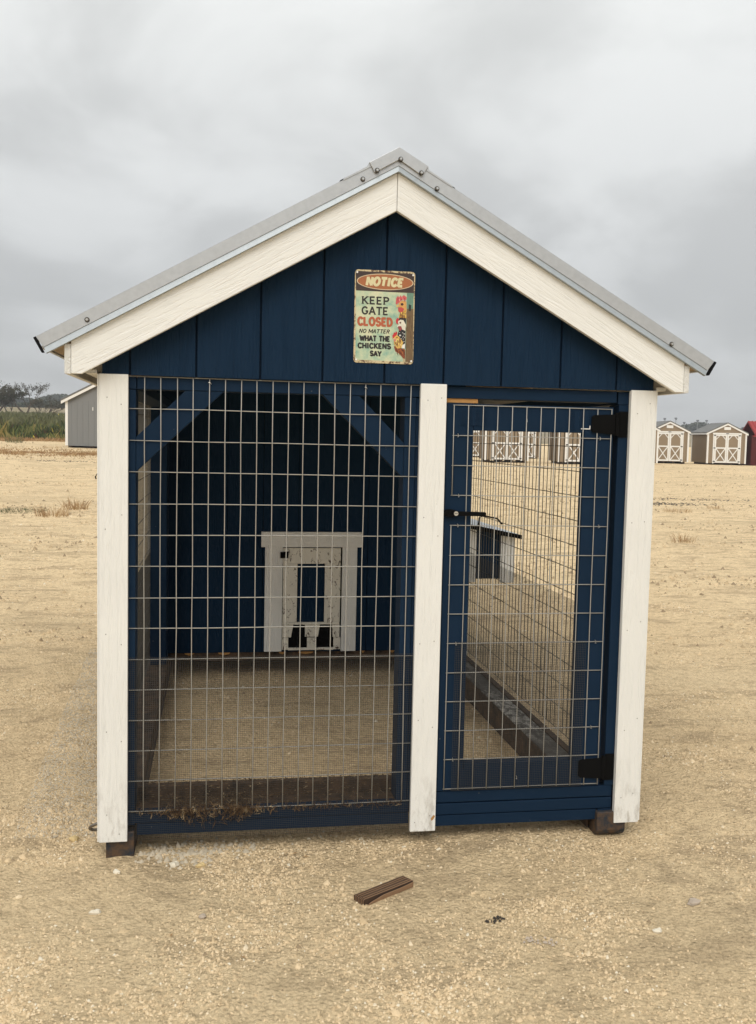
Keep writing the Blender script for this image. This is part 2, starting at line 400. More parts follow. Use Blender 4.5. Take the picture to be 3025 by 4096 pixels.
def stones(n, xy, size, shade, name, mat, sink=0.25, flatness=0.65):
    """low rough stones, eight faces each, as one mesh"""
    th = np.arange(5)*2*math.pi/5
    rim = np.stack([np.cos(th), np.sin(th), np.full(5, -0.45)], 1)
    base = np.concatenate([rim, [[0, 0, 0.75]]]); fc = np.array([(i, (i+1) % 5, 5) for i in range(5)])
    z = gz(xy[:, 0], xy[:, 1])+gfine(xy[:, 0], xy[:, 1])*(1-sstep(350, 900, np.hypot(xy[:, 0]-28, xy[:, 1])))
    P = base[None]*(1+RNG.uniform(-.25, .25, (n, 6, 3)))+np.concatenate([RNG.uniform(-.12, .12, (n, 5, 3)), RNG.uniform(-.45, .45, (n, 1, 3))*[1, 1, .4]], 1)
    P = P*size[:, None, None]*np.stack([RNG.uniform(.75, 1.3, n), RNG.uniform(.7, 1.1, n), RNG.uniform(.6, 1.25, n)*flatness/0.65], 1)[:, None, :]
    a = RNG.uniform(0, 6.283, n); ca, sa = np.cos(a)[:, None], np.sin(a)[:, None]
    Q = np.stack([P[..., 0]*ca-P[..., 1]*sa, P[..., 0]*sa+P[..., 1]*ca, P[..., 2]], 2)
    Q[..., 0] += xy[:, 0:1]; Q[..., 1] += xy[:, 1:2]; Q[..., 2] += (z+size*(0.4-sink))[:, None]
    Fm = (fc[None]+np.arange(n)[:, None, None]*6).reshape(-1, 3)
    return npmesh(name, Q.reshape(-1, 3), Fm, mat, 'stuff', np.repeat(shade, 6))
n = 420000
r = 62*np.exp(RNG.uniform(0, 1, n)**1.15*math.log(1100/62)); az = RNG.uniform(math.radians(-30), math.radians(44), n)
xy = np.stack([CAM[0]+r*np.sin(az), CAM[1]+r*np.cos(az)], 1)
dens = vnoise(xy[:, 0]/16, xy[:, 1]/11, 21)+0.6*vnoise(xy[:, 0]/5, xy[:, 1]/5, 22)
keep = RNG.uniform(0, 1, n) < np.clip(0.42+1.5*dens, 0.06, 1)
xy = xy[keep]; r = r[keep]; dens = dens[keep]
sz = 0.075+0.12*RNG.uniform(0, 1, len(xy))**2.0+0.06*np.clip(dens, 0, 1)
sz = sz*(1+r/500); big = RNG.uniform(0, 1, len(xy)) < 0.02; sz[big] *= RNG.uniform(1.5, 2.8, big.sum())
shd = np.clip(RNG.normal(0.52, 0.24, len(xy)), 0, 1)
inside = (xy[:, 0] > -5) & (xy[:, 0] < 66.6) & (((xy[:, 1] > -1.6) & (xy[:, 0] < -1)) | ((xy[:, 1] > -1.6) & (xy[:, 0] > 61.4)) | (xy[:, 1] > 95)) & (xy[:, 1] < 144)
xy, sz, shd = xy[~inside], sz[~inside], shd[~inside]
stones(len(xy), xy, sz, shd, 'loose_gravel', M['gravel'])
# coarse grey gravel spilled beside the left skid
n = 330
xy = np.stack([RNG.normal(5.0, 4.5, n), RNG.normal(0.6, 1.9, n)], 1); xy = xy[xy[:, 0] > -0.8]; n = len(xy)
stones(n, xy, 0.10+0.50*RNG.uniform(0, 1, n)**2.2, RNG.uniform(.15, .85, n), 'coarse_gravel', M['grey_gravel'], 0.15)
# clods and stones scattered over the open yard
n = 60000
r = 260*np.exp(RNG.uniform(0, 1, n)*math.log(2100/260)); az = RNG.uniform(math.radians(-22), math.radians(46), n)
xy = np.stack([CAM[0]+r*np.sin(az), CAM[1]+r*np.cos(az)], 1)
dn = vnoise(xy[:, 0]/110, xy[:, 1]/45, 91)+0.7*vnoise(xy[:, 0]/30, xy[:, 1]/18, 92)
kp = (RNG.uniform(0, 1, n) < np.clip(0.25+1.6*dn, 0.03, 1)) & ~((xy[:, 0] > -8) & (xy[:, 0] < 70) & (xy[:, 1] < 150)) & (xy[:, 1] < 1900)
xy = xy[kp]; r = r[kp]; n = len(xy)
stones(n, xy, (0.22+0.55*RNG.uniform(0, 1, n)**2.5)*(1+r/900), np.clip(RNG.normal(0.22, 0.2, n), 0, 1), 'yard_clods', M['gravel'], 0.05)
# grey fine gravel drift along the left wall
n = 14000
yy = RNG.uniform(6, 120, n); xx = -6.2-RNG.uniform(0, 1, n)**1.3*11
xy = np.stack([xx-0.04*yy, yy], 1)
o = stones(n, xy, 0.07+0.13*RNG.uniform(0, 1, n)**2, RNG.uniform(0, 1, n), 'gravel_drift', M['grey_gravel'], 0.05)

# ------------------------------------------------------------ the coop
coop = empty('chicken_coop', (31.2, 70, 0))
tag(coop, 'navy blue and white gabled chicken coop on skids with wire front and metal roof', 'chicken coop')
XC = 31.1; SL = 0.5625; ANG = math.atan(SL)
BK = 144.0
def rl(peak, x): return peak-SL*abs(x-XC)
def slopeM(side):                      # local x runs down the slope
    return Matrix.Translation((XC, 0, 88)) @ Matrix.Rotation(ANG if side > 0 else -ANG, 4, 'Y')
# skids
for sd, (x0, x1) in (('l', (-4.7, -1.15)), ('r', (61.9, 66.1))):
    m = MB(); prof = [(-0.7, 0.7), (-0.4, 0.1), (0.2, -0.25), (BK, -0.3), (BK, 3.3), (-0.7, 3.3)] if sd == 'r' else [(-0.4, -0.3), (BK, -0.3), (BK, 3.3), (-0.4, 3.3)]
    m.prism(prof, x0, x1, 'yz').build('skid', M['skid'], coop, bevel=0.15)
m = MB().box(61.5, 65.2, 1.6, 94, 3.35, 4.85).build('side_sill', M['droppings'], coop, bevel=0.1)
MB().box(61.35, 61.48, 1.6, 94, 0.2, 4.7).build('sill_face', M['dirty_wood'], coop)
MB().box(-5.30, -1.2, 1.6, 94, 3.35, 4.85).build('side_sill', M['dirty_wood'], coop, bevel=0.1)
MB().box(65.25, 66.5, 1.6, 94, 3.35, 5.0).build('bottom_plate', M['dirty_wood'], coop, bevel=0.1)
# front rails
for (x0, x1, z0, z1, y0) in ((-1.85, 35.15, 4.2, 5.7, 0.05), (-0.85, 35.15, 2.55, 4.07, 0.12), (38.35, 64.2, 5.3, 6.85, 0.05), (38.35, 64.2, 3.62, 5.15, 0.0), (38.35, 62.0, 2.0, 3.5, 0.08)):
    MB().box(x0, x1, y0, 1.5, z0, z1).build('bottom_rail', M['navy'], coop, bevel=0.08)
MB().box(62.2, 64.2, 0.03, 1.45, 2.0, 3.5).build('rail_block', M['navy'], coop, bevel=0.08)
MB().box(-4.6, -1.2, -0.12, 1.2, 0.4, 2.4).build('rail_block', M['navy'], coop, bevel=0.1)
MB().box(-1.1, 34.8, 1.52, 4.0, 4.6, 5.75).build('inner_ledge', M['dirty_wood'], coop)
MB().box(-1.1, 61.3, 4.02, 5.5, 2.6, 7.6).build('inner_joist', M['dirty_wood'], coop, bevel=0.1)
# studs and plates
for (x0, x1, y0, y1, z0, z1) in ((-1.98, -1.1, 0.0, 3.6, 4.0, 60.2), (-5.0, -2.0, 0.1, 3.5, 3.5, 60.2), (33.3, 34.8, 0.0, 3.5, 5.75, 60.2), (34.85, 36.9, 0.2, 3.5, 5.75, 60.2), (37.0, 38.6, 0.1, 3.5, 6.9, 60.2),
                             (63.0, 64.5, 0.0, 3.5, 6.9, 60.0), (64.55, 66.4, 0.0, 3.5, 3.5, 60.0), (-5.0, -1.6, 85.5, 89, 4.9, 60.2), (-5.0, -1.6, 90.4, 93.9, 4.9, 60.2), (63.0, 66.4, 90.4, 93.9, 4.9, 60.2)):
    MB().box(x0, x1, y0, y1, z0, z1).build('stud', M['navy'], coop, bevel=0.08)
MB().box(-0.95, 35.15, 0.0, 3.5, 60.28, 61.85).build('header', M['navy'], coop, bevel=0.06)
MB().box(35.2, 62.6, 0.0, 3.5, 60.28, 61.85).build('header', M['navy'], coop, bevel=0.06)
MB().box(-4.9, -1.05, 0.05, 93.9, 60.28, 61.8).build('top_plate', M['navy'], coop, bevel=0.06)
MB().box(62.85, 66.4, 0.05, 93.9, 60.05, 61.8).build('top_plate', M['navy'], coop, bevel=0.06)
MB().box(38.7, 43.2, 0.2, 2.5, 59.72, 60.26).build('wood_shim', M['bare_wood'], coop)
# diagonal braces
MB().prism([(-1.08, 49.9), (-1.08, 54.3), (5.0, 60.26), (9.8, 60.26)], 0.08, 1.58).build('corner_brace', M['navy'], coop, bevel=0.06)
MB().prism([(22.4, 60.26), (27.2, 60.26), (33.28, 54.2), (33.28, 49.6)], 0.08, 1.58).build('corner_brace', M['navy'], coop, bevel=0.06)
# white corner boards
for (x0, x1, z0) in ((-5.5, -1.98, 2.2), (35.2, 38.68, 1.8), (64.3, 67.87, 1.75)):
    MB().box(x0, x1, -0.92, -0.12, z0, 62.03).build('corner_board', M['white_z'], coop, bevel=0.06)
rn2 = random.Random(2)
for x0 in (-5.5, 35.2, 64.3):
    for z in (4.5, 16, 29, 43, 59):
        for dx_ in (0.8, 2.7):
            xx, z_ = x0+dx_+rn2.uniform(-.2, .2), z+rn2.uniform(-1.5, 1.5)
            MB().tube([(xx, -0.915, z_), (xx, -0.945, z_)], 0.065, 8).build('nail', M['dark_steel'], coop)
MB().box(-5.72, -5.53, -0.8, 2.7, 2.3, 62.0).build('corner_board', M['white_z'], coop)
MB().box(67.9, 68.1, -0.8, 2.7, 2.0, 62.0).build('corner_board', M['white_z'], coop)
m = MB().add([(38.05, -0.86, 2.6), (38.62, -0.95, 3.9), (38.35, -1.0, 4.05), (38.05, -0.94, 3.6), (38.1, -0.95, 2.0)], [(0, 1, 2, 3), (0, 3, 4)]).build('broken_splinter', M['bare_wood'], coop)
# gable wall: backing and eight-inch boards
def gable_h(x): return rl(87.6, x)
gw = MB().prism([(-5.2, 62.0), (67.6, 62.0), (67.6, gable_h(67.6)), (XC, gable_h(XC)), (-5.2, gable_h(-5.2))], -0.28, 0.0).build('gable_wall', M['navy_groove'], coop)
gr = [-5.3, -1.79, 6.33, 14.34, 22.28, 30.35, 38.23, 46.07, 54.24, 62.19, 67.7]
for a, b in zip(gr[:-1], gr[1:]):
    x0, x1 = a+0.13, b-0.13
    pts = [(x0, 61.95), (x1, 61.95), (x1, gable_h(x1)-.02)]
    if x0 < XC < x1: pts.append((XC, gable_h(XC)-.02))
    pts.append((x0, gable_h(x0)-.02))
    MB().prism(pts, -0.60, -0.28).build('siding_board', M['navy_siding'], gw, bevel=0.04)
# rake boards, eave boards
for sd in (-1, 1):
    e = XC+sd*39.62; eo = XC+sd*40.4; ec = XC+sd*38.4
    pts = [(XC+sd*0.03, 88.1), (XC+sd*0.03, 83.4), (ec, 61.8), (e, 61.8), (e, rl(88.1, e))]
    MB().prism(pts, -3.0, -2.25).build('rake_board', M['white_x'], coop, mw=slopeM(sd), bevel=0.07)
    x0, x1 = sorted((e+sd*0.03, eo))
    MB().box(x0, x1, -3.0, BK+3, 61.75, rl(88.1, eo)-0.02).build('eave_board', M['white_y'], coop, bevel=0.06)
    x0, x1 = sorted((XC+sd*36.9, XC+sd*38.3))
    MB().box(x0, x1, -0.55, BK, 62.06, 62.5).build('soffit_board', M['white_y'], coop)
    # roof deck and metal
    o1 = XC+sd*42.6
    MB().prism([(XC, 90.1), (XC, 88.18), (e, rl(88.18, e)), (o1, rl(88.9, o1)), (o1, rl(90.1, o1))], -2.2, BK+2).build('roof_deck', M['deck'], coop)
    ed = XC+sd*43.6
    MB().prism([(XC, 90.25), (XC, 90.12), (ed, rl(90.12, ed)), (ed, rl(90.25, ed))], -3.35, BK+3.2).build('roof_panel', M['roof_metal'], coop)
    m = MB(); y = 2.0
    while y < BK:
        b = len(m.v)
        q = [(y-1.0, 0.0), (y-0.45, 0.75), (y+0.45, 0.75), (y+1.0, 0.0)]
        vs = [(XC+sd*2.0, yy_, rl(90.27, XC+2.0)+h) for yy_, h in q]+[(ed, yy_, rl(90.27, ed)+h) for yy_, h in q]
        m.add(vs, [(0, 1, 5, 4), (1, 2, 6, 5), (2, 3, 7, 6), (4, 5, 6, 7), (3, 2, 1, 0)]); y += 9
    m.build('roof_rib', M['roof_metal'], coop)
    # rake trim: face, kicked-out hem, top flange
    nx, nz = SL/math.hypot(1, SL)*sd, 1/math.hypot(1, SL)
    dx = sd*0.9
    top = lambda x, p=90.55: rl(p, x)
    et = XC+sd*43.6; eb = et-dx
    MB().prism([(XC, 90.55), (XC, 88.85), (eb-sd*0.0, rl(88.85, eb)), (et, top(et))], -3.52, -3.40).build('rake_trim', M['roof_metal'], coop, mw=slopeM(sd))
    vs = [(XC, -3.42, 88.87), (eb, -3.42, rl(88.87, eb)), (eb-sd*.3, -3.62, rl(88.12, eb)), (XC, -3.62, 88.12), (XC, -3.02, 88.08), (eb-sd*.3, -3.02, rl(88.08, eb))]
    if sd > 0: fs = [(0, 3, 2, 1), (3, 4, 5, 2)]
    else: fs = [(0, 1, 2, 3), (3, 2, 5, 4)]
    MB().add(vs, fs+[(0, 3, 4) if sd < 0 else (0, 4, 3), (1, 5, 2)]).build('trim_hem', M['hem_metal'], coop)
    vs = [(XC, -3.52, 90.56), (et, -3.52, rl(90.56, et)), (et, -0.4, rl(90.66, et)), (XC, -0.4, 90.66)]
    MB().add(vs, [(0, 1, 2, 3)] if sd > 0 else [(0, 3, 2, 1)]).build('trim_flange', M['hem_metal'], coop)
    # black foam closure at the eave end
    p = [(et, top(et)+.03), (et+sd*0.30, top(et)-.14), (eb+sd*0.22, rl(88.3, eb)-.15), (eb-sd*0.06, rl(88.2, eb))]
    MB().prism(p, -3.66, -3.0).build('end_closure', M['rubber'], coop, bevel=0.05)
    MB().prism([(et-sd*.3, top(et)-.75), (et-sd*0.05, top(et)-.85), (et-sd*0.2, top(et)-1.2), (et-sd*0.45, top(et)-1.1)], -0.45, BK+3).build('eave_closure', M['roof_metal'], coop)
# ridge cap
cap = [(-3.95, 88.3+.35), (-3.75, 89.0), (0, 91.05), (3.75, 89.0), (3.95, 88.65)]
tp = [(XC-3.75, 88.95), (XC, 91.05), (XC+3.75, 88.95)]
m = MB().prism([(XC-3.75, 88.95), (XC-3.05, 87.72), (XC+0.02, 89.52), (XC+3.0, 87.72), (XC+3.75, 88.95), (XC, 91.05)], -3.78, -3.62)
m.build('ridge_cap', M['roof_metal'], coop, bevel=0.05)
m = MB().prism([(XC-7.0, 86.55), (XC-6.9, 86.8), (XC-3.85, 88.55), (XC-3.75, 88.98), (XC, 91.08), (XC+3.75, 88.98), (XC+3.85, 88.55), (XC+6.9, 86.8), (XC+7.0, 86.55), (XC+3.7, 88.35), (XC, 90.35), (XC-3.7, 88.35)], -3.6, BK+3.4)
m.build('ridge_cap', M['roof_metal'], coop)
for sd in (-1, 1):
    MB().prism([(XC+sd*5.2, rl(90.6, XC+5.2)), (XC+sd*7.4, rl(90.55, XC+7.4)), (XC+sd*7.3, rl(90.75, XC+7.3)), (XC+sd*5.2, rl(90.75, XC+5.2))], -3.3, -1.0).build('ridge_closure', M['rubber'], coop)
# screws with washers
scr = None
def screw(x, y, z, parent, r=0.30, name='screw', mats=None):
    m = MB()
    m.tube([(x, y, z), (x, y-0.10, z)], r, 14); m.tube([(x, y-0.10, z), (x, y-0.14, z)], r*0.82, 14)
    m.tube([(x, y-0.14, z), (x, y-0.34, z)], r*0.52, 6)
    ob = m.build(name, M['dark_steel'], parent); ob.data.materials.append(M['rubber']); ob.data.materials.append(M['steel'])
    for i, p in enumerate(ob.data.polygons): p.material_index = 1 if i < 16 else (0 if i < 32 else 2)
    return ob
for x, z, y in ((-6.57, 68.25, -3.5), (26.6, 86.88, -3.52), (28.34, 88.0, -3.75), (31.29, 89.55, -3.75), (33.95, 88.05, -3.75), (36.06, 86.3, -3.52), (68.48, 68.1, -3.5)):
    screw(x, y, z, coop)

# ---- welded wire panels
def wire_panel(mb, p0, ux, nx_, stepx, nz_, z1, stepz, rad, yoff, norm, jit=0.055, skip=None, horiz=(None, None), n=6, over=(0, 0)):
    """verticals every stepx along ux from p0, horizontals every stepz downward from z1"""
    p0 = Vector(p0); ux = Vector(ux); norm = Vector(norm)
    L = (nx_-1)*stepx; zb = z1-(nz_-1)*stepz
    for i in range(nx_):
        z = z1; pts = []
        while z > zb-0.01:
            pts.append(p0+ux*(i*stepx+random.uniform(-jit, jit))+Vector((0, 0, z))+norm*(rad*2.0)); z -= stepz*(2 if nz_ > 8 else 1)
        if pts[-1].z > zb+0.2: pts.append(Vector((pts[-1].x, pts[-1].y, zb)))
        mb.tube(pts, rad, n)
    a, b = over
    for j in range(nz_):
        z = z1-j*stepz
        k = max(2, int((L+a+b)/7)); pts = [p0+ux*(-a+(L+a+b)*t/(k-1))+Vector((0, 0, z+random.uniform(-jit, jit))) for t in range(k)]
        mb.tube(pts, rad, n)
m = MB(); wire_panel(m, (0, -0.14, 0), (1, 0, 0), 18, 2.0, 15, 62.0-0.15, 4.0, 0.066, 0, (0, -1, 0), over=(1.9, 1.15))
m.build('wire_panel', M['wire'], coop, smooth=True)
m = MB()
for x in (8, 28): MB().tube([(x-.14, -0.2, 61.35), (x-.1, -0.42, 61.35), (x+.1, -0.42, 61.3), (x+.22, -0.2, 61.15)], 0.05, 5).build('staple', M['steel'], coop)
def cloth(mb, p0, ux, L, zb, zt, norm, step=0.25, w=0.0125, segs=1):
    """hardware cloth: crossed thin wires, square section"""
    p0 = Vector(p0); ux = Vector(ux); nn = Vector(norm)
    k = int(L/step)
    for i in range(k+1):
        a = p0+ux*(i*step)+Vector((0, 0, zb)); b = a+Vector((0, 0, zt-zb))
        vs = [a-ux*w-nn*w, a+ux*w-nn*w, a+ux*w+nn*w, a-ux*w+nn*w]; vs += [v+(b-a) for v in vs]
        mb.add(vs, [(0, 1, 5, 4), (1, 2, 6, 5), (2, 3, 7, 6), (3, 0, 4, 7)])
    kk = int((zt-zb)/step)
    up = Vector((0, 0, 1))
    for j in range(kk+1):
        a = p0+Vector((0, 0, zb+j*step))-nn*2*w; b = a+ux*L
        vs = [a-up*w-nn*w, a+up*w-nn*w, a+up*w+nn*w, a-up*w+nn*w]; vs += [v+(b-a) for v in vs]
        mb.add(vs, [(0, 1, 5, 4), (1, 2, 6, 5), (2, 3, 7, 6), (3, 0, 4, 7)])
m = MB(); cloth(m, (-1.9, -0.33, 0), (1, 0, 0), 37.0, 2.1, 26.2, (0, -1, 0))
m.build('hardware_cloth', M['mesh_wire'], coop)
# side walls
for sd, xw in ((1, 66.55), (-1, -5.15)):
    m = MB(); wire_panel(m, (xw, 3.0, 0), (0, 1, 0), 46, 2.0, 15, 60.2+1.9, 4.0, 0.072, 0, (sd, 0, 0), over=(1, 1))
    m.build('wire_panel', M['shaded_wire'], coop, smooth=True)
    m = MB(); cloth(m, (xw+sd*.16, 1.0, 0), (0, 1, 0), 93.0, 4.5, 29, (sd, 0, 0), w=0.0105)
    m.build('hardware_cloth', M['mesh_wire'], coop)
# ---- enclosed house part behind the run
pw = MB().prism([(-4.8, 5.4), (66.2, 5.4), (66.2, 66), (XC, 86), (-4.8, 66)], 94.35, 94.7).build('partition_wall', M['navy_groove'], coop)
x = -4.7
while x < 66:
    x1 = min(x+7.92, 66.1); a = x+0.06
    pts = [(a, 5.5), (x1, 5.5), (x1, rl(86.5, x1))]
    if a < XC < x1: pts.append((XC, 86.5))
    pts.append((a, rl(86.5, a)))
    MB().prism(pts, 94.0, 94.34).build('siding_board', M['navy_inner'], pw)
    x += 8.0
MB().box(-4.7, 66.1, 94.1, 95.6, 3.6, 5.38).build('floor_beam', M['dirty_wood'], coop)
for (a, b) in ((2.0, 4.2), (9.5, 12.2), (23.2, 24.8), (27.6, 31.2), (42.3, 43.1), (49.0, 50.2)):
    MB().prism([(a, 5.45), (b, 5.45), (b-0.3, 5.1), ((a+b)/2, 4.9), (a+.2, 5.15)], 93.88, 94.02).build('wood_chip', M['bare_wood'], coop)
MB().box(-4.7, 66.1, 95.7, BK, 3.6, 5.3).build('house_floor', M['deck'], coop)
m = MB(); m.box(-5.1, -4.85, 94.1, BK, 3.5, 62); hl = m.build('house_wall', M['navy_groove'], coop)
m = MB(); m.box(66.25, 66.5, 94.1, BK, 3.5, 62); hr = m.build('house_wall', M['navy_groove'], coop)
hb = MB().prism([(-5.0, 3.5), (66.4, 3.5), (66.4, 65), (XC, 85), (-5.0, 65)], BK-0.3, BK-0.02).build('house_wall', M['navy_groove'], coop)
y = 94.2
while y < BK-1:
    MB().box(-5.45, -5.12, y, min(y+7.8, BK), 3.6, 61.9).build('siding_board', M['navy_siding'], hl)
    MB().box(66.52, 66.85, y, min(y+7.8, BK), 3.6, 61.9).build('siding_board', M['navy_siding'], hr); y += 8
x = -5.0
while x < 66:
    x1 = min(x+7.8, 66.4); a = x
    pts = [(a, 3.6), (x1, 3.6), (x1, rl(86, x1))]
    if a < XC < x1: pts.append((XC, 86))
    pts.append((a, rl(86, a)))
    MB().prism(pts, BK, BK+0.33).build('siding_board', M['navy_siding'], hb); x += 8
for xx in ((-6.2, -5.5), (66.9, 67.6)):
    MB().box(xx[0], xx[1], 93.9, 97.4, 3.0, 61.9).build('corner_board', M['white_z'], coop)
    MB().box(xx[0], xx[1], BK-3.4, BK+.4, 3.0, 61.9).build('corner_board', M['white_z'], coop)
# nest box on the right
nb = MB().prism([(67.65, 21.6), (78.9, 21.6), (78.9, 31.6), (67.65, 34.0)], 98.5, 140).build('nest_box', M['navy_siding'], coop)
MB().prism([(67.7, 20.9), (70.3, 20.9), (70.3, 33.4), (67.7, 33.9)], 98.0, 98.48).build('corner_board', M['white_z'], nb)
MB().prism([(76.3, 20.7), (79.75, 20.7), (79.75, 31.5), (76.3, 32.1)], 98.0, 98.48).build('corner_board', M['white_z'], nb)
MB().box(79.0, 79.7, 98.5, 102, 20.7, 31.4).build('corner_board', M['white_z'], nb)
MB().prism([(67.3, 34.2), (80.9, 31.6), (80.9, 32.35), (67.3, 35.0)], 96.6, 141).build('lid', M['roof_metal'], nb)
MB().prism([(67.3, 34.0), (80.9, 31.4), (80.9, 32.4), (67.3, 35.05)], 96.3, 96.58).build('lid_edge', M['black'], nb)
MB().tube([(70.4, 97.5, 34.3), (70.6, 97.4, 36.4), (71.5, 97.4, 36.9), (75.0, 97.4, 36.2), (76.2, 97.4, 34.9)], 0.22, 6).build('lid_handle', M['black'], nb)
# pop door in the partition
pd = MB().box(18.9, 41.8, 93.0, 93.97, 29.7, 33.15).build('pop_door_header', M['white_x'], coop, bevel=0.05, label='white trimmed chicken pop door header')
def pdb(name, x0, x1, z0, z1, y0=93.2, y1=93.97, mat=None): return MB().box(x0, x1, y0, y1, z0, z1).build(name, mat or M['pop'], pd, bevel=0.04)
M['pop'] = embossed('chipped_white_paint', tuple(c*1.0 for c in WHITE), 'z', 0.0, 0.6, True, 0.0012, 0.3, (0.10, 0.07, 0.045))
def chipped():
    m = NT('scratched_white_paint'); c = m.mix(m.noise(m.co(), 4, 4), (0.70, 0.67, 0.58), (0.80, 0.77, 0.68))
    n = m.noise(m.co((1.6, 1, 1)), 26, 5, 0.75, 1.0)
    c = m.mix(m.ramp(n, [(0.57, 0.0), (0.62, 1.0)]), c, (0.08, 0.05, 0.03))
    return m.out(c, 0.6)
M['chip'] = chipped()
pdb('pop_door_side_board', 19.8, 23.75, 5.7, 29.68); pdb('pop_door_side_board', 37.4, 40.8, 5.6, 29.68)
pdb('guide_board', 23.75, 24.1, 9.0, 29.6, 93.75, 93.97, M['black']); pdb('guide_board', 37.1, 37.38, 9.0, 29.6, 93.75, 93.97, M['black'])
pdb('door_rail', 23.8, 37.05, 25.85, 29.45, 93.45, mat=M['chip'])
pdb('door_stile', 23.9, 27.15, 12.4, 25.8, 93.45, mat=M['chip']); pdb('door_stile', 33.45, 37.05, 12.4, 25.8, 93.45, mat=M['chip'])
pdb('door_rail', 23.9, 37.0, 11.85, 12.35, 93.3, mat=M['chip'])
MB().prism([(23.9, 8.9), (25.9, 8.9), (26.4, 11.8), (23.9, 11.8)], 93.45, 93.97).build('door_foot', M['chip'], pd)
MB().prism([(29.1, 9.0), (32.1, 9.0), (32.5, 11.8), (29.1, 11.8)], 93.45, 93.97).build('door_foot', M['chip'], pd)
MB().prism([(35.5, 8.9), (37.05, 8.9), (37.05, 11.8), (35.3, 11.8)], 93.45, 93.97).build('door_foot', M['chip'], pd)
MB().box(24.0, 37.0, 93.86, 93.98, 6.4, 11.85).build('opening_shade_sheet', M['black'], pd)  # solid black sheet, its colour stands in for shade inside the door cutouts
pdb('sill_board', 23.85, 25.3, 6.0, 8.8, 93.5, mat=M['chip']); pdb('sill_board', 29.6, 31.7, 6.0, 8.8, 93.5, mat=M['chip']); pdb('sill_board', 35.7, 37.3, 6.0, 8.8, 93.5, mat=M['chip'])
pdb('sill_board', 25.3, 35.7, 5.9, 6.45, 93.4, mat=M['chip'])
MB().box(23.2, 25.0, 92.9, 93.4, 27.2, 28.6).build('latch', M['black'], pd)
# ---- entry door
door = MB()
for (x0, x1, z0, z1) in ((38.95, 42.6, 6.95, 59.65), (58.15, 62.25, 6.95, 59.65), (42.65, 58.1, 56.1, 59.6), (42.65, 58.1, 7.0, 10.75)):
    door.box(x0, x1, -0.05, 1.45, z0, z1)
door = door.build('door', M['navy'], coop, bevel=0.08)
m = MB()
P0 = (39.85, -0.2, 0)
def dwire(mb):
    zt = 59.4
    for i in range(12):
        x = 39.85+2*i
        segs = [(zt, 47.4), (43.4, 7.25)] if i == 0 else [(zt, 7.2)]
        for a, b in segs:
            k = max(2, int(abs(a-b)/8)+1)
            mb.tube([(x+random.uniform(-.03, .03), P0[1]-.12, a+(b-a)*t/(k-1)) for t in range(k)], 0.064, 6)
    for j in range(14):
        z = zt-4*j if j < 13 else 7.3
        mb.tube([(39.75+22.2*t/4, P0[1], z+random.uniform(-.03, .03)) for t in range(5)], 0.064, 6)
    return mb
dwire(m).build('wire_panel', M['wire'], door, smooth=True)
m = MB(); cloth(m, (40.9, -0.38, 0), (1, 0, 0), 18.5, 7.1, 27.6, (0, -1, 0)); m.build('hardware_cloth', M['mesh_wire'], door)
m = MB()
for x, z in ((40.5, 55.4), (40.8, 47.4), (40.8, 43.4), (49.9, 57.6), (60.3, 55.4), (60.6, 43.4), (60.8, 27.4), (60.6, 15.4), (41.0, 27.4), (41.0, 11.4), (50.1, 8.6)):
    MB().tube([(x, -0.1, z+.2), (x-.02, -0.42, z+.16), (x+.02, -0.42, z-.16), (x, -0.1, z-.2)], 0.05, 5).build('staple', M['steel'], door)
# pressed nail plates
def nail_plate(x0, x1, z0, z1):
    m = MB().box(x0, x1, -0.10, -0.055, z0, z1)
    nx = int((x1-x0)/0.95); nz = int((z1-z0)/0.27)
    for i in range(nx):
        for j in range(nz):
            cx_, cz_ = x0+0.5+i*(x1-x0-1)/max(1, nx-1), z0+0.2+j*0.27
            m.prism([(cx_-.28, cz_-.04), (cx_+.28, cz_-.04), (cx_+.24, cz_+.05), (cx_-.24, cz_+.05)], -0.16, -0.101)
    m.build('nail_plate', M['navy'], door)
nail_plate(40.7, 44.6, 56.7, 59.1); nail_plate(55.9, 59.4, 56.5, 59.1); nail_plate(40.3, 43.6, 7.6, 10.0)
MB().box(57.6, 58.9, -0.17, -0.12, 56.6, 56.72).box(58.8, 58.92, -0.17, -0.12, 56.72, 57.1).build('paint_chip', M['shed_white'], door)
# hinges
def hinge(z0, z1):
    m = MB().prism([(59.0, z0+.35), (59.25, z0+.1), (62.3, z0-.15), (62.3, z1), (59.3, z1-.15), (59.0, z1-.4)], -0.42, -0.30)
    m.box(62.95, 64.28, -0.14, -0.06, z0-.5, z1+.45)
    m.tube([(62.62, -0.34, z0-.3), (62.62, -0.34, z1+.25)], 0.26, 10)
    m.box(62.3, 62.96, -0.3, -0.2, z0, z1)
    m.build('hinge', M['black'], door)
hinge(56.1, 58.7); hinge(8.2, 11.0)
# handle with lock cylinder
m = MB()
pts = [(39.72+1.0*math.cos(t), 45.05+0.52*math.sin(t)) for t in np.linspace(0, 2*math.pi, 20)[:-1]]
m.prism(pts, -0.75, -0.05); m.prism([(39.9, 44.75), (39.9, 45.35), (44.4, 45.25), (44.5, 45.15), (44.5, 44.8), (44.3, 44.7)], -0.95, -0.55)
m.build('handle', M['black'], door, bevel=0.08)
MB().tube([(40.35, -0.9, 45.05), (40.35, -1.06, 45.05)], 0.30, 16).build('lock_cylinder', M['steel'], door)
MB().box(40.15, 40.55, -1.075, -1.055, 45.02, 45.08).build('keyhole', M['black'], door)
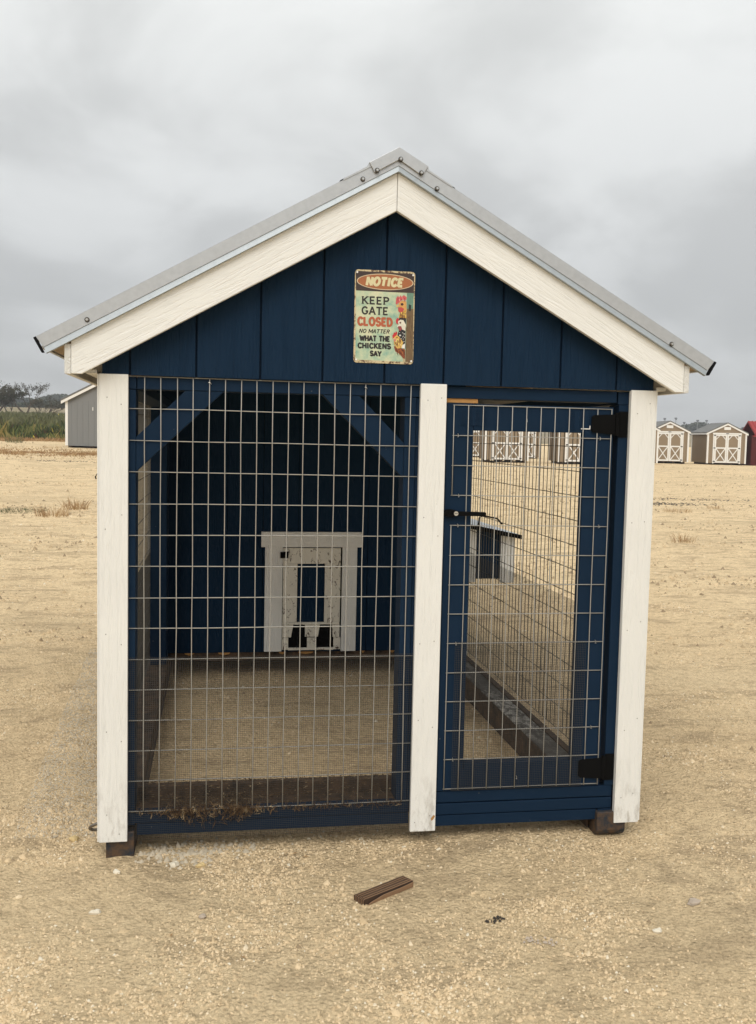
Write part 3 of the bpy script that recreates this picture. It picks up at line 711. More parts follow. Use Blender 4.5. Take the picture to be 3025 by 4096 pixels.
# tow ring on the left skid, hook on the left wall
m = MB(); pts = [(-4.9-1.9*math.cos(t)*0.9-0.35, 1.6+0.7*math.sin(t), 3.45-0.72*math.sin(t)-0.28*math.cos(t)) for t in np.linspace(0, 2*math.pi, 28)[:-1]]
m.tube(pts, 0.2, 8, closed=True).build('tow_ring', M['dark_steel'], coop, smooth=True)
MB().tube([(-5.5, 2.2, 49.6), (-6.05, 2.2, 49.5), (-6.3, 2.2, 49.1), (-6.2, 2.2, 48.8)], 0.09, 5).build('hook', M['black'], coop)
# straw and bedding caught on the sill
rn = random.Random(5); m = MB()
for i in range(3600):
    x = rn.choice([rn.uniform(-1, 34), rn.uniform(-1, 34), rn.gauss(9, 3), rn.gauss(5, 1.6), rn.gauss(12.5, 1.2)])
    x = min(max(x, -1), 34.5); cl_ = math.exp(-((x-9)/5)**2)
    if rn.random() < 0.45: y, z = rn.uniform(-0.28, 3.8), 5.75+rn.random()**2*(0.5+0.6*cl_)
    else: y, z = rn.uniform(-0.6, -0.05), 5.9-rn.random()**1.5*(0.45+2.6*cl_*rn.random())+rn.uniform(0, 0.7)*cl_
    L = rn.uniform(0.15, 0.75)*(1+0.4*cl_); a = rn.uniform(0, 6.28); t = rn.uniform(-1.2, 1.2); d = Vector((math.cos(a)*math.cos(t), math.sin(a)*math.cos(t)*0.4, math.sin(t)-0.2))
    p = Vector((x, y, z)); w = Vector((rn.uniform(-1, 1), rn.uniform(-1, 1), rn.uniform(-1, 1))).normalized()*rn.uniform(0.02, 0.07)
    m.add([p-w, p+w, p+d*L+w*.6, p+d*L-w*.6], [(0, 1, 2, 3)])
for i in range(1400):
    x = rn.uniform(-1, 33.5); p = Vector((x, rn.uniform(3.7, 5.6), 7.6+rn.random()**2*0.35)) if rn.random() < 0.5 else Vector((x, rn.uniform(3.5, 4.0), rn.uniform(5.7, 7.5)))
    a = rn.uniform(0, 6.28); d = Vector((math.cos(a), math.sin(a)*.5, rn.uniform(-.3, .3))); w = Vector((rn.uniform(-1, 1), rn.uniform(-1, 1), rn.uniform(-1, 1))).normalized()*rn.uniform(0.03, 0.1); L = rn.uniform(.15, .6)
    m.add([p-w, p+w, p+d*L+w*.6, p+d*L-w*.6], [(0, 1, 2, 3)])
m.build('bedding_straw', M['straw'], coop, kind='stuff')

# ------------------------------------------------------------ notice sign
sign = empty('notice_sign', (30.1, -0.62, 70.4))
tag(sign, 'rusty tin notice sign with roosters on the navy gable', 'sign')
SX0, SZ1 = 26.25, 76.32
def S(px, py):
    lx = (px-(236-75*(py-95)/1985))/158.5; ly = (py-95-60*lx/7.9)/167.0
    return (SX0+lx, SZ1-ly)
def scol(name, c, var=0.15, vs=60): return flat('sign_'+name, c, 0.55, 0, var, vs)
def rrect(x0, x1, z0, z1, r, k=5):
    p = []
    for cx_, cz_, a0 in ((x1-r, z1-r, 0), (x0+r, z1-r, 90), (x0+r, z0+r, 180), (x1-r, z0+r, 270)):
        for i in range(k+1):
            a = math.radians(a0+90*i/k); p.append((cx_+r*math.cos(a), cz_+r*math.sin(a)))
    return p
m_ = NT('sign_rusty_border'); nn = m_.noise(m_.co(), 55, 5, 0.7)
sx, ex = SX0, SX0+7.85; z0, z1 = SZ1-11.85, SZ1
MSB = m_.out(m_.mix(m_.ramp(nn, [(0.50, 0), (0.60, 1)]), (0.60, 0.50, 0.30), (0.10, 0.045, 0.025)), 0.6)
MB().prism(rrect(sx, ex, z0, z1, 0.45), -0.70, -0.64).build('sign_plate', MSB, sign)
def sh(name, poly, lay, mat): return MB().prism(poly, -0.70-0.010*lay-0.004, -0.70-0.010*lay+0.003).build(name, mat, sign)
mint = NT('sign_mint_print'); mn = mint.noise(mint.co(), 22, 5, 0.65)
mint = mint.out(mint.ramp(mn, [(0.36, (0.22, 0.40, 0.32)), (0.52, (0.45, 0.55, 0.38)), (0.66, (0.62, 0.62, 0.42))]), 0.55)
sh('sign_field', [S(245, 542), S(1300, 600), S(1240, 2075), S(205, 2015)], 1, mint)
sh('header_panel', [S(245, 130), S(1455, 195), S(1440, 603), S(245, 545)], 1, scol('brown', (0.045, 0.028, 0.024)))
def ell(cx_, cy_, rx, ry, k=36):
    c_ = S(cx_, cy_); sl = -0.0; rx_, rz_ = rx/158.5, ry/167.0
    return [(c_[0]+rx_*math.cos(2*math.pi*i/k), c_[1]+rz_*math.sin(2*math.pi*i/k)) for i in range(k)]
sh('oval_rim', ell(850, 365, 588, 172), 2, scol('cream', (0.62, 0.50, 0.33)))
sh('oval', ell(850, 365, 568, 156), 3, scol('orange', (0.36, 0.125, 0.045)))
def arc(cx_, cy_, rx, ry, a0, a1, k=14):
    return [(cx_+rx*math.cos(math.radians(a0+(a1-a0)*i/k)), cy_+ry*math.sin(math.radians(a0+(a1-a0)*i/k))) for i in range(k+1)]
GL = {  # strokes in a unit box
 'N': [[(0.1, 0), (0.1, 1)], [(0.1, 1), (0.9, 0)], [(0.9, 0), (0.9, 1)]],
 'O': [arc(.5, .5, .42, .46, 0, 360, 22)], 'C': [arc(.55, .5, .45, .46, 42, 318)],
 'G': [arc(.52, .5, .42, .46, 42, 330)+[(.92, .42)], [(.62, .42), (.98, .42)]],
 'T': [[(0, .95), (1, .95)], [(.5, 0), (.5, .95)]], 'I': [[(.5, 0), (.5, 1)]],
 'E': [[(.12, 0), (.12, 1)], [(.12, .95), (.9, .95)], [(.12, .5), (.75, .5)], [(.12, .05), (.9, .05)]],
 'K': [[(.12, 0), (.12, 1)], [(.14, .42), (.88, 1)], [(.35, .56), (.92, 0)]],
 'P': [[(.12, 0), (.12, 1)], [(.12, .95)]+arc(.5, .71, .38, .24, 90, -90)+[(.12, .47)]],
 'A': [[(.02, 0), (.5, 1)], [(.5, 1), (.98, 0)], [(.2, .33), (.8, .33)]],
 'L': [[(.12, 0), (.12, 1)], [(.12, .05), (.9, .05)]],
 'S': [arc(.5, .73, .34, .23, 25, 250, 10)+arc(.5, .26, .36, .23, 75, -155, 10)],
 'D': [[(.12, 0), (.12, 1)], [(.12, .95)]+arc(.4, .5, .5, .45, 85, -85)+[(.12, .05)]],
 'M': [[(.06, 0), (.06, 1)], [(.06, 1), (.5, .2)], [(.5, .2), (.94, 1)], [(.94, 1), (.94, 0)]],
 'R': [[(.12, 0), (.12, 1)], [(.12, .95)]+arc(.5, .72, .36, .23, 90, -90)+[(.12, .49)], [(.45, .49), (.92, 0)]],
 'W': [[(.02, 1), (.27, 0)], [(.27, 0), (.5, .85)], [(.5, .85), (.73, 0)], [(.73, 0), (.98, 1)]],
 'H': [[(.1, 0), (.1, 1)], [(.9, 0), (.9, 1)], [(.1, .5), (.9, .5)]],
 'Y': [[(.02, 1), (.5, .48)], [(.98, 1), (.5, .48)], [(.5, .48), (.5, 0)]],
}
WD = {'I': 0.45, 'M': 1.25, 'W': 1.35, 'T': 0.95, ' ': 0.45, 'E': 0.85, 'L': 0.85, 'O': 1.1, 'G': 1.1, 'C': 1.0, 'P': 0.9}
SERIF = {'N': [(.1, 0), (.1, 1), (.9, 1)], 'T': [(.5, 0)], 'I': [(.5, 0), (.5, 1)], 'E': [(.12, 0), (.12, 1)], 'K': [(.12, 0), (.12, 1), (.9, 1), (.92, 0)],
         'P': [(.12, 0), (.12, 1)], 'A': [(.02, 0), (.98, 0)], 'L': [(.12, 0), (.12, 1)], 'D': [(.12, 0), (.12, 1)], 'W': [(.02, 1), (.98, 1)], 'H': [(.1, 0), (.1, 1), (.9, 0), (.9, 1)], 'Y': [(.02, 1), (.98, 1), (.5, 0)]}
def lettering(text, TL, BL, TR, sw, mat, lay, serif=False, gap=0.2):
    a, b, c = Vector(S(*TL)), Vector(S(*BL)), Vector(S(*TR))
    tot = sum(WD.get(ch, 1.0)+gap for ch in text)-gap
    m = MB(); x = 0; k = 0
    def mp(u, v): p = b+(c-a)*(u/tot)+(a-b)*v; return Vector((p.x, p.y))
    for ch in text:
        w = WD.get(ch, 1.0)
        if ch != ' ':
            sts = list(GL[ch])
            ser = [[(q[0]-.17/w, q[1]+(.04 if q[1] == 0 else -.04)), (q[0]+.17/w, q[1]+(.04 if q[1] == 0 else -.04))] for q in SERIF.get(ch, [])] if serif else []
            for si, st in enumerate(sts+ser):
                pp = [mp(x+q[0]*w, q[1]) for q in st]
                hw = sw*(0.55 if si >= len(sts) else 1.0)/2
                for p, q in zip(pp[:-1], pp[1:]):
                    d = (q-p); L = d.length
                    if L < 1e-5: continue
                    d /= L; nrm = Vector((-d.y, d.x))*hw; e = d*hw*(0.5 if len(pp) > 2 else 0.15)
                    y = -0.70-0.010*lay-0.0006*(k % 9); k += 1
                    vs = [p-e-nrm, q+e-nrm, q+e+nrm, p-e+nrm]
                    m.add([(v.x, y, v.y) for v in vs], [(0, 1, 2, 3)])
        x += w+gap
    return m.build('lettering', mat, sign)
cream = scol('cream_letter', (0.66, 0.60, 0.36)); ink = scol('black_ink', (0.018, 0.014, 0.014)); rust = scol('rust_ink', (0.42, 0.105, 0.045))
lettering('NOTICE', (488, 262), (455, 430), (1235, 300), 0.34, cream, 4, gap=0.22)
lettering('KEEP', (365, 668), (362, 825), (925, 695), 0.20, ink, 3, True, gap=0.25)
lettering('GATE', (355, 885), (350, 1045), (900, 910), 0.20, ink, 3, True, gap=0.22)
lettering('CLOSED', (270, 1108), (268, 1280), (980, 1140), 0.30, rust, 3, True, gap=0.2)
lettering('NO MATTER', (310, 1360), (288, 1440), (935, 1385), 0.10, ink, 3, gap=0.2)
lettering('WHAT THE', (308, 1500), (305, 1608), (925, 1530), 0.205, ink, 3, True, gap=0.22)
lettering('CHICKENS', (262, 1658), (260, 1765), (945, 1688), 0.205, ink, 3, True, gap=0.2)
lettering('SAY', (512, 1833), (508, 1935), (740, 1848), 0.205, ink, 3, True, gap=0.2)
def art(name, pts, lay, col): return sh(name, [S(*p) for p in pts], lay, scol(name, col, 0.3, 90))
art('painted_post', [(1296, 600), (1438, 603), (1425, 940), (1290, 935)], 2, (0.14, 0.26, 0.19))
art('painted_post', [(1290, 935), (1428, 942), (1398, 2085), (1240, 2072)], 2, (0.15, 0.095, 0.045))
art('painted_latch', [(1330, 840), (1385, 860), (1372, 990), (1325, 980)], 3, (0.02, 0.03, 0.025))
art('rooster_neck', [(1150, 1010), (1282, 950), (1278, 1150), (1180, 1150), (1115, 1125)], 2, (0.55, 0.30, 0.05))
art('rooster_body', [(1130, 1125), (1275, 1130), (1262, 1260), (1245, 1800), (1170, 1650), (1085, 1500), (1115, 1400), (1100, 1250)], 3, (0.02, 0.018, 0.02))
art('rooster_face', [(1130, 805), (1200, 760), (1282, 785), (1282, 960), (1200, 960), (1110, 880)], 3, (0.62, 0.33, 0.10))
art('rooster_comb', [(1058, 830), (1070, 710), (1112, 655), (1130, 700), (1165, 645), (1185, 690), (1230, 645), (1290, 690), (1284, 745), (1200, 742), (1135, 800), (1080, 848)], 4, (0.55, 0.10, 0.10))
art('rooster_beak', [(1068, 862), (1100, 848), (1140, 868), (1095, 900), (1075, 912)], 5, (0.70, 0.50, 0.18))
art('rooster_wattle', [(1105, 905), (1180, 905), (1235, 940), (1200, 1005), (1150, 1030), (1108, 985)], 5, (0.50, 0.07, 0.06))
art('rooster_eye', [(1160, 820), (1205, 815), (1225, 845), (1200, 870), (1165, 862)], 5, (0.06, 0.02, 0.015))
art('rooster_head', [(1098, 1205), (1150, 1170), (1215, 1180), (1262, 1280), (1250, 1410), (1190, 1380), (1110, 1290)], 4, (0.70, 0.67, 0.55))
art('rooster_comb', [(1055, 1190), (1080, 1132), (1128, 1148), (1102, 1205), (1095, 1270), (1062, 1245)], 5, (0.50, 0.03, 0.04))
art('rooster_wattle', [(1095, 1310), (1165, 1310), (1185, 1370), (1140, 1415), (1105, 1370)], 5, (0.30, 0.06, 0.06))
art('rooster_spots', [(1120, 1495), (1150, 1490), (1150, 1520), (1125, 1525)], 4, (0.7, 0.7, 0.66))
art('rooster_spots', [(1180, 1720), (1240, 1680), (1235, 1790), (1160, 1770)], 4, (0.75, 0.74, 0.7))
art('rooster_body', [(1005, 1735), (1100, 1755), (1242, 1820), (1236, 2010), (1195, 2000), (1120, 1900), (1035, 1850)], 4, (0.22, 0.055, 0.02))
art('rooster_neck', [(1003, 1560), (1060, 1488), (1120, 1540), (1205, 1655), (1165, 1770), (1080, 1790), (1008, 1700)], 5, (0.66, 0.42, 0.10))
art('rooster_comb', [(978, 1505), (1000, 1480), (1015, 1440), (1045, 1450), (1055, 1415), (1085, 1450), (1070, 1495), (1000, 1560), (985, 1590)], 6, (0.50, 0.03, 0.03))
art('rooster_wattle', [(1000, 1580), (1045, 1565), (1055, 1625), (1015, 1640)], 6, (0.60, 0.20, 0.16))
art('rooster_leg', [(1185, 2000), (1235, 2005), (1232, 2075), (1195, 2070)], 3, (0.5, 0.42, 0.25))
ra = random.Random(4)
def strokes(name, n, x0, x1, y0, y1, dx_, dy_, w, lay, cols, fn=None):
    mats = [scol(name+str(i), c, 0.2) for i, c in enumerate(cols)]
    for i, mt in enumerate(mats):
        m = MB()
        for k in range(n):
            px, py = ra.uniform(x0, x1), ra.uniform(y0, y1)
            if fn and not fn(px, py): continue
            L = ra.uniform(.6, 1.2); a, b, c_ = S(px-w, py), S(px+w, py), S(px+dx_*L, py+dy_*L)
            y = -0.70-0.010*lay-0.0008*((k+i*3) % 9)
            m.add([(a[0], y, a[1]), (b[0], y, b[1]), (c_[0], y, c_[1])], [(0, 1, 2)])
        if m.v: m.build('feathers', mt, sign, kind='stuff')
strokes('hackle', 16, 1150, 1270, 1000, 1090, -8, 75, 9, 6, [(0.75, 0.52, 0.12), (0.16, 0.05, 0.02)])
strokes('cape', 26, 1020, 1150, 1560, 1700, 30, 90, 9, 6, [(0.80, 0.60, 0.20), (0.20, 0.07, 0.02)])
strokes('spot', 14, 1110, 1245, 1420, 1680, 4, 26, 9, 5, [(0.72, 0.71, 0.66)])
strokes('back', 16, 1060, 1225, 1790, 1880, 20, 70, 10, 6, [(0.08, 0.02, 0.01), (0.36, 0.11, 0.03)])
strokes('comb', 7, 1080, 1270, 690, 740, 10, 60, 7, 6, [(0.30, 0.03, 0.04), (0.75, 0.30, 0.28)])
strokes('grain', 12, 1262, 1385, 980, 1850, 3, 170, 4, 4, [(0.08, 0.05, 0.025), (0.24, 0.16, 0.08)])
art('rooster_eye', [(1128, 1225), (1155, 1215), (1168, 1240), (1140, 1262)], 6, (0.10, 0.03, 0.02))
art('rooster_beak', [(1072, 1335), (1090, 1285), (1130, 1290), (1100, 1320)], 6, (0.72, 0.70, 0.6))
art('rooster_eye', [(1060, 1545), (1082, 1540), (1088, 1562), (1066, 1570)], 7, (0.05, 0.02, 0.01))
art('rooster_beak', [(985, 1590), (1005, 1565), (1020, 1590)], 7, (0.75, 0.65, 0.4))
for px, py in ((275, 157), (1432, 222), (217, 2012), (1364, 2063)):
    x, z = S(px, py); m = MB().tube([(x, -0.70, z), (x, -0.80, z)], 0.13, 12); m.build('screw', M['shed_white'], sign)

# ------------------------------------------------------------ wood offcut
off = MB()
for k in range(6):
    y0 = -0.85+k*0.28; hgt = 0.85+0.05*math.sin(k*2.1)
    off.box(-3.85+0.06*math.sin(k*3), 3.85+0.08*math.cos(k*5), y0, y0+0.235, 0.0, hgt)
off.box(-4.05, 4.05, -0.9, 0.9, 0.05, 0.78)
off.prism([(-3.6, 0.05), (3.9, 0.05), (3.95, 0.7), (2.1, 0.6), (-1.0, 0.6), (-3.0, 0.3)], -1.12, -0.93)
m_ = NT('weathered_striped_timber')
spx = m_.n('ShaderNodeSeparateXYZ'); m_.set(spx.inputs[0], m_.co())
w_ = m_.mth('SINE', m_.mth('MULTIPLY_ADD', spx.outputs['Y'], 2*math.pi/(0.28*U), m_.mth('MULTIPLY', m_.noise(m_.co((0.3, 1, 1)), 20, 2), 1.6)))
cc = m_.mix(m_.ramp(w_, [(0.3, 0), (0.75, 1)]), (0.022, 0.008, 0.004), (0.26, 0.15, 0.08))
cc = m_.mix(m_.ramp(spx.outputs['Y'], [(0.0, 0), (0.001, 0)]), cc, cc)
OFFM = m_.out(m_.mix(m_.mth('MULTIPLY', m_.noise(m_.co((0.2, 1, 1)), 90, 4), 0.4), cc, (0.12, 0.07, 0.035)), 0.8)
offp = (29.4, -14.2); off_e = T(offp[0], offp[1], G(*offp)-0.05, math.radians(33))
mo = MB(); mo.v = [tuple(off_e @ Vector(p)) for p in off.v]; mo.f = off.f
tag(mo.build('wood_offcut', OFFM, mw=off_e, bevel=0.04), 'short weathered brown wood offcut lying on the gravel before the coop', 'wood block')

# ------------------------------------------------------------ single rocks and bits
def rock(x, y, s, mat, label, seed, name='rock', cat='rock', fl=0.65):
    rr_ = random.Random(seed); m = MB(); seg, ring = 9, 5
    z0 = G(x, y)
    ang0 = rr_.uniform(0, 6); ph = [rr_.uniform(0, 6.28) for _ in range(6)]
    vs = []
    for i in range(ring+1):
        th = math.pi*i/ring
        for j in range(seg):
            a = 2*math.pi*j/seg
            r_ = s*(1+0.16*math.sin(2*a+ph[0])+0.12*math.sin(3*a+ph[1]+th)+0.12*math.sin(3*th+ph[2]+a)+rr_.uniform(-.06, .06))
            if i in (0, ring): r_ = s*0.95; 
            vs.append((x+r_*math.sin(th)*math.cos(a)*1.15, y+r_*math.sin(th)*math.sin(a)*0.9, z0+r_*math.cos(th)*fl+s*0.28))
    fs = [(i*seg+j, (i+1)*seg+j, (i+1)*seg+(j+1) % seg, i*seg+(j+1) % seg) for i in range(ring) for j in range(seg)]
    m.add(vs, fs)
    return tag(m.build(name, mat, mw=T(x, y, z0)), label, cat, 'loose rocks on the gravel')
rock(4.1, -3.4, 0.62, M['rock_white'], 'larger white rock in front of the left skid', 1)
rock(7.4, -3.9, 0.56, M['rock_tan'], 'yellowish rock beside the white one near the coop front', 2)
rock(-2.9, -5.0, 0.42, M['rock_white'], 'small pale rock just in front of the left skid', 3)
rock(-4.2, -15.0, 0.55, M['rock_white'], 'cracked pale rock left of the wood offcut in the open gravel', 4)
rock(7.9, -18.0, 0.45, M['rock_grey'], 'grey-purple stone on the edge of the wheel track', 5)
rock(-9.5, 5.5, 0.62, M['rock_tan'], 'tan stone in the rough gravel beside the left corner board', 6)
rock(58.6, -27.0, 0.5, M['rock_white'], 'pale stone low in the gravel at the right', 7)
rock(66.0, -21.0, 0.75, M['rock_grey'], 'flat grey stone at the right edge of the view', 8, fl=0.4)
rock(70.0, 14.0, 0.45, M['rock_grey'], 'dark stone on the gravel right of the coop', 9)
def scatter_bits(name, x, y, rad, n, mat, label, cat, seed):
    rr_ = random.Random(seed); m = MB()
    for i in range(n):
        a = rr_.uniform(0, 6.28); q = rad*rr_.random()**0.8; px, py = x+q*math.cos(a)*1.3, y+q*math.sin(a)*0.8; s = rr_.uniform(0.06, 0.28)
        z = G(px, py)+0.08
        m.add([(px-s, py, z), (px, py-s*.7, z+.03), (px+s, py+.1*s, z+.02), (px+.1*s, py+s*.8, z+.16), ], [(0, 1, 2), (0, 2, 3), (0, 3, 1), (1, 3, 2)])
    return tag(m.build(name, mat, mw=T(x, y, G(x, y)), kind='stuff'), label, cat)
scatter_bits('dark_debris', 41.1, -22.0, 1.0, 26, M['char'], 'small clump of black droppings on the gravel', 'debris', 1)
scatter_bits('dark_debris', 44.6, -27.5, 1.5, 30, M['rock_grey'], 'scatter of grey grit below the black clump', 'debris', 2)
def leaf_bit(x, y, s, a, label):
    z = G(x, y)+0.16; c, d = math.cos(a), math.sin(a)
    q = [(-s, 0, 0), (-.3*s, -.35*s, .08), (s, 0, .02), (.1*s, .4*s, .12)]
    tag(MB().add([(x+u*c-v*d, y+u*d+v*c, z+w) for u, v, w in q], [(0, 1, 2), (0, 2, 3)]).build('dead_leaf', M['dry_grass'], mw=T(x, y, z)), label, 'leaf', 'dead leaves on the gravel')
leaf_bit(19.6, -2.0, 0.4, 0.3, 'curled rust leaf in the shade under the left rail'); leaf_bit(20.9, -3.4, 0.45, -0.2, 'flat rust leaf just in front of the wire panel')
leaf_bit(4.6, -21.5, 0.35, 1.1, 'small dark leaf left of the wheel track'); leaf_bit(12.2, -27.0, 0.4, 2.2, 'brown leaf low in the foreground gravel')

# ------------------------------------------------------------ grass tufts
def tuft(x, y, rad, h, n, mat, name, label, cat, group, seed, flat_=1.0):
    rr_ = random.Random(seed); m = MB(); z0 = G(x, y)
    for i in range(int(n*0.6)):
        a = rr_.uniform(0, 6.28); q = rad*math.sqrt(rr_.random())*0.7; px, py = x+q*math.cos(a), y+q*math.sin(a)*0.8
        L = h*rr_.uniform(0.4, 1.1); lean = rr_.uniform(0, 0.9); b = a+rr_.uniform(-.8, .8)
        w = rr_.uniform(0.04, 0.09)*(1+h/9); dx_, dy_ = math.cos(b)*lean*L, math.sin(b)*lean*L
        z = G(px, py) if rad < 30 else z0
        m.add([(px-w, py, z-.1), (px+w, py, z-.1), (px+dx_*.5+w*.7, py+dy_*.5, z+L*.6*flat_), (px+dx_*.5-w*.7, py+dy_*.5, z+L*.6*flat_), (px+dx_, py+dy_, z+L*flat_)], [(0, 1, 2, 3), (3, 2, 4)])
    o = m.build(name, mat, mw=T(x, y, z0)); return tag(o, label, cat, group)
GT = 'dry grass tufts on the yard'
tuft(-87, 472, 14, 7, 170, M['dry_grass'], 'grass_tuft', 'rust-brown grass tuft just right of the green weed patch', 'grass tuft', GT, 1)
tuft(-80, 515, 11, 8, 150, M['dry_grass'], 'grass_tuft', 'rust-brown grass tuft nearest the left corner board', 'grass tuft', GT, 2)
tuft(-178, 1376, 20, 8, 160, M['dry_grass'], 'grass_tuft', 'wide straw-coloured tuft before the grey shed', 'grass tuft', GT, 3)
tuft(-266, 1300, 14, 8, 120, M['dry_grass'], 'grass_tuft', 'small reddish tuft at the far left of the yard', 'grass tuft', GT, 4)
tuft(-276, 1614, 22, 6, 110, M['dry_grass'], 'grass_tuft', 'low dark tuft below the rust grass strip', 'grass tuft', GT, 5)
tuft(-390, 1890, 24, 17, 200, M['grass_band'], 'grass_tuft', 'spiky green tuft standing on pale dirt by the weeds', 'grass tuft', GT, 6)
tuft(261, 370, 9, 6, 90, M['dry_grass'], 'grass_tuft', 'sparse dry tuft right of the coop', 'grass tuft', GT, 7)
tuft(361, 578, 16, 4, 140, M['dry_grass'], 'grass_tuft', 'low spread of dry grass beyond the right corner board', 'grass tuft', GT, 8)
tuft(422, 632, 10, 4, 90, M['dry_grass'], 'grass_tuft', 'flat reddish tuft in front of the far tan sheds', 'grass tuft', GT, 9)
tuft(-112, 497, 26, 1.8, 700, M['leaf_green'], 'weed_patch', 'flat dark green weed patch on the pale ground at left', 'weeds', None, 11)
def smear(x, y, rx, ry, n, label, seed):
    rr_ = random.Random(seed); m = MB()
    for i in range(n):
        px, py = x+rr_.gauss(0, rx), y+rr_.gauss(0, ry); s = rr_.uniform(0.5, 1.6); z = G(px, py)
        m.add([(px-s, py, z), (px, py-s*.7, z+.05), (px+s, py+.1*s, z+.05), (px+.1*s, py+s*.8, z+.55)], [(0, 1, 2), (0, 2, 3), (0, 3, 1), (1, 3, 2)])
    tag(m.build('dark_debris', M['char'], mw=T(x, y, 0), kind='stuff'), label, 'debris')
smear(385, 690, 30, 10, 330, 'dark patch of charred litter on the yard right of the coop', 3)
smear(-184, 1150, 26, 10, 90, 'thin dark litter on the yard at left', 4)
smear(470, 760, 60, 14, 160, 'thin spread of dark crumbs on the yard at right', 6)

# ------------------------------------------------------------ sheds
CA = -math.atan2(0.162431, 0.983768)                     # sheds face the way the yard row runs
def make_shed():
    root = empty('garden_shed', (0, 0, 0)); W, L, H, Pk, z0 = 96, 120, 78, 101, 5
    body = MB().prism([(1, z0), (W-1, z0), (W-1, H), (W/2, Pk-2), (1, H)], 1, L).build('wall', M['tan'], root)
    m = MB(); k = 9
    for x in range(9, 96, 8): m.box(x-.3, x+.3, 0.8, 0.98, z0, H)
    for y in range(9, 118, 8): m.box(0.75, 0.98, y-.35, y+.35, z0, H-1)
    m.build('siding_groove', M['tan_dark'], root)
    for s in (-1, 1):
        e = W/2+s*51; sl = (Pk-H)/(W/2)
        MB().prism([(W/2, Pk+3.2), (W/2, Pk+0.8), (e, Pk+0.8-51*sl), (e, Pk+3.2-51*sl)], -1.5, L+2).build('roof', M['shingle'], root)
        MB().prism([(W/2, Pk+0.7), (W/2, Pk-3.4), (e, Pk-3.6-51*sl), (e, Pk+0.7-51*sl)], -1.2, 0.2).build('rake_trim', M['shed_white'], root)
        x = 0 if s < 0 else W-3.6
        MB().box(x-.1, x+3.7, 0.1, 0.95, z0-1, H-1).build('corner_trim', M['shed_white'], root)
        xs = -0.1 if s < 0 else W-.7
        MB().box(xs, xs+.8, 0.97, 4.5, z0-1, H-2).build('corner_trim', M['shed_white'], root)
        MB().box(xs, xs+.8, L-3.5, L, z0-1, H-2).build('corner_trim', M['shed_white'], root)
        MB().box(min(e, e-s*2), max(e, e-s*2), 0.3, L, H-4, H-0.5).build('eave_trim', M['shed_white'], root)
    MB().box(13, 83, -0.7, 0.6, 75.2, 78.6).build('door_header', M['shed_white'], root)
    MB().box(14, 17.4, -0.4, 0.7, z0-1, 75.1).build('door_trim', M['shed_white'], root); MB().box(78.6, 82, -0.4, 0.7, z0-1, 75.1).build('door_trim', M['shed_white'], root)
    MB().box(44.5, 51.5, -0.95, -0.72, 76.2, 77.6).build('name_plate', M['black'], root)
    MB().box(40, 56, 0.2, 0.7, 86, 93).build('gable_vent', M['shed_white'], root)
    for x0, x1 in ((17.9, 47.7), (48.3, 78.1)):
        d = MB().box(x0, x1, 0.2, 0.7, 6, 74.8).build('door', M['tan'], root)
        for a, b in ((x0, x0+3.6), (x1-3.6, x1)): MB().box(a, b, -0.5, 0.15, 6, 74.8).build('door_stile', M['shed_white'], d)
        for a, b in ((6, 9.6), (40, 43.4), (71.2, 74.8)): MB().box(x0+3.65, x1-3.65, -0.5, 0.15, a, b).build('door_rail', M['shed_white'], d)
        xa, xb, za, zb = x0+3.6, x1-3.6, 9.7, 39.9; w = 1.3
        MB().prism([(xa, za), (xa+w*1.4, za), (xb, zb-w), (xb, zb), (xb-w*1.4, zb), (xa, za+w)], -0.45, 0.0).build('cross_brace', M['shed_white'], d)
        MB().prism([(xb, za), (xb-w*1.4, za), (xa, zb-w), (xa, zb), (xa+w*1.4, zb), (xb, za+w)], -0.62, -0.47).build('cross_brace', M['shed_white'], d)
        for s, xx in ((1, xa), (-1, xb)):
            MB().prism([(xx, 64), (xx, 61.5), (xx+s*8.5, 71.1), (xx+s*6.3, 71.1)], -0.45, 0.0).build('corner_brace', M['shed_white'], d)
        hx = x0 if x0 < 40 else x1
        for hz in (9, 41.6, 72.4): MB().box(hx-2.4, hx+2.4, -0.85, -0.52, hz-1.1, hz+1.1).build('strap_hinge', M['black'], d)
    for x in (8, 34, 58, 84): MB().box(x, x+4, 2, L-1, -4, z0-.1).build('skid', M['dirty_wood'], root)
    return root
SG = 'tan garden sheds standing in rows across the yard'
def shed_at(root, x, y, dz=0, front='L', width=96, rz=CA):
    if front == 'R': x -= width*math.cos(rz); y -= width*math.sin(rz)
    xm, ym = x+48*math.cos(rz), y+48*math.sin(rz)
    root.matrix_basis = Matrix.Translation(Vector((x, y, G(xm, ym)-2+dz))*U) @ Matrix.Rotation(rz, 4, 'Z')
    return root
s0 = make_shed()
spots = [(1183.3, 2085.4, 1, 'L', 'tan shed with white double doors beside the red metal barn'),
         (1139.6, 2092.7, 2, 'R', 'tan shed with white double doors, second from the right'),
         (975.2, 1912.5, 2, 'R', 'tan shed half hidden behind the right corner board'),
         (726.5, 1866.2, 1.5, 'L', 'tan shed seen through the right edge of the coop door'),
         (581.7, 1930.8, 2.5, 'L', 'tan shed framed whole by the left half of the coop door wire'),
         (796.4, 2484.8, 0, 'L', 'farther tan shed set back between two nearer sheds in the coop door'),
         (743.9, 2493.5, 0, 'R', 'farther tan shed at the left edge of the coop door view')]
for i, (x, y, dz, fr, lab) in enumerate(spots):
    o = s0 if i == 0 else copy_tree(s0)
    shed_at(o, x, y, dz, fr); tag(o, lab, 'shed', SG)
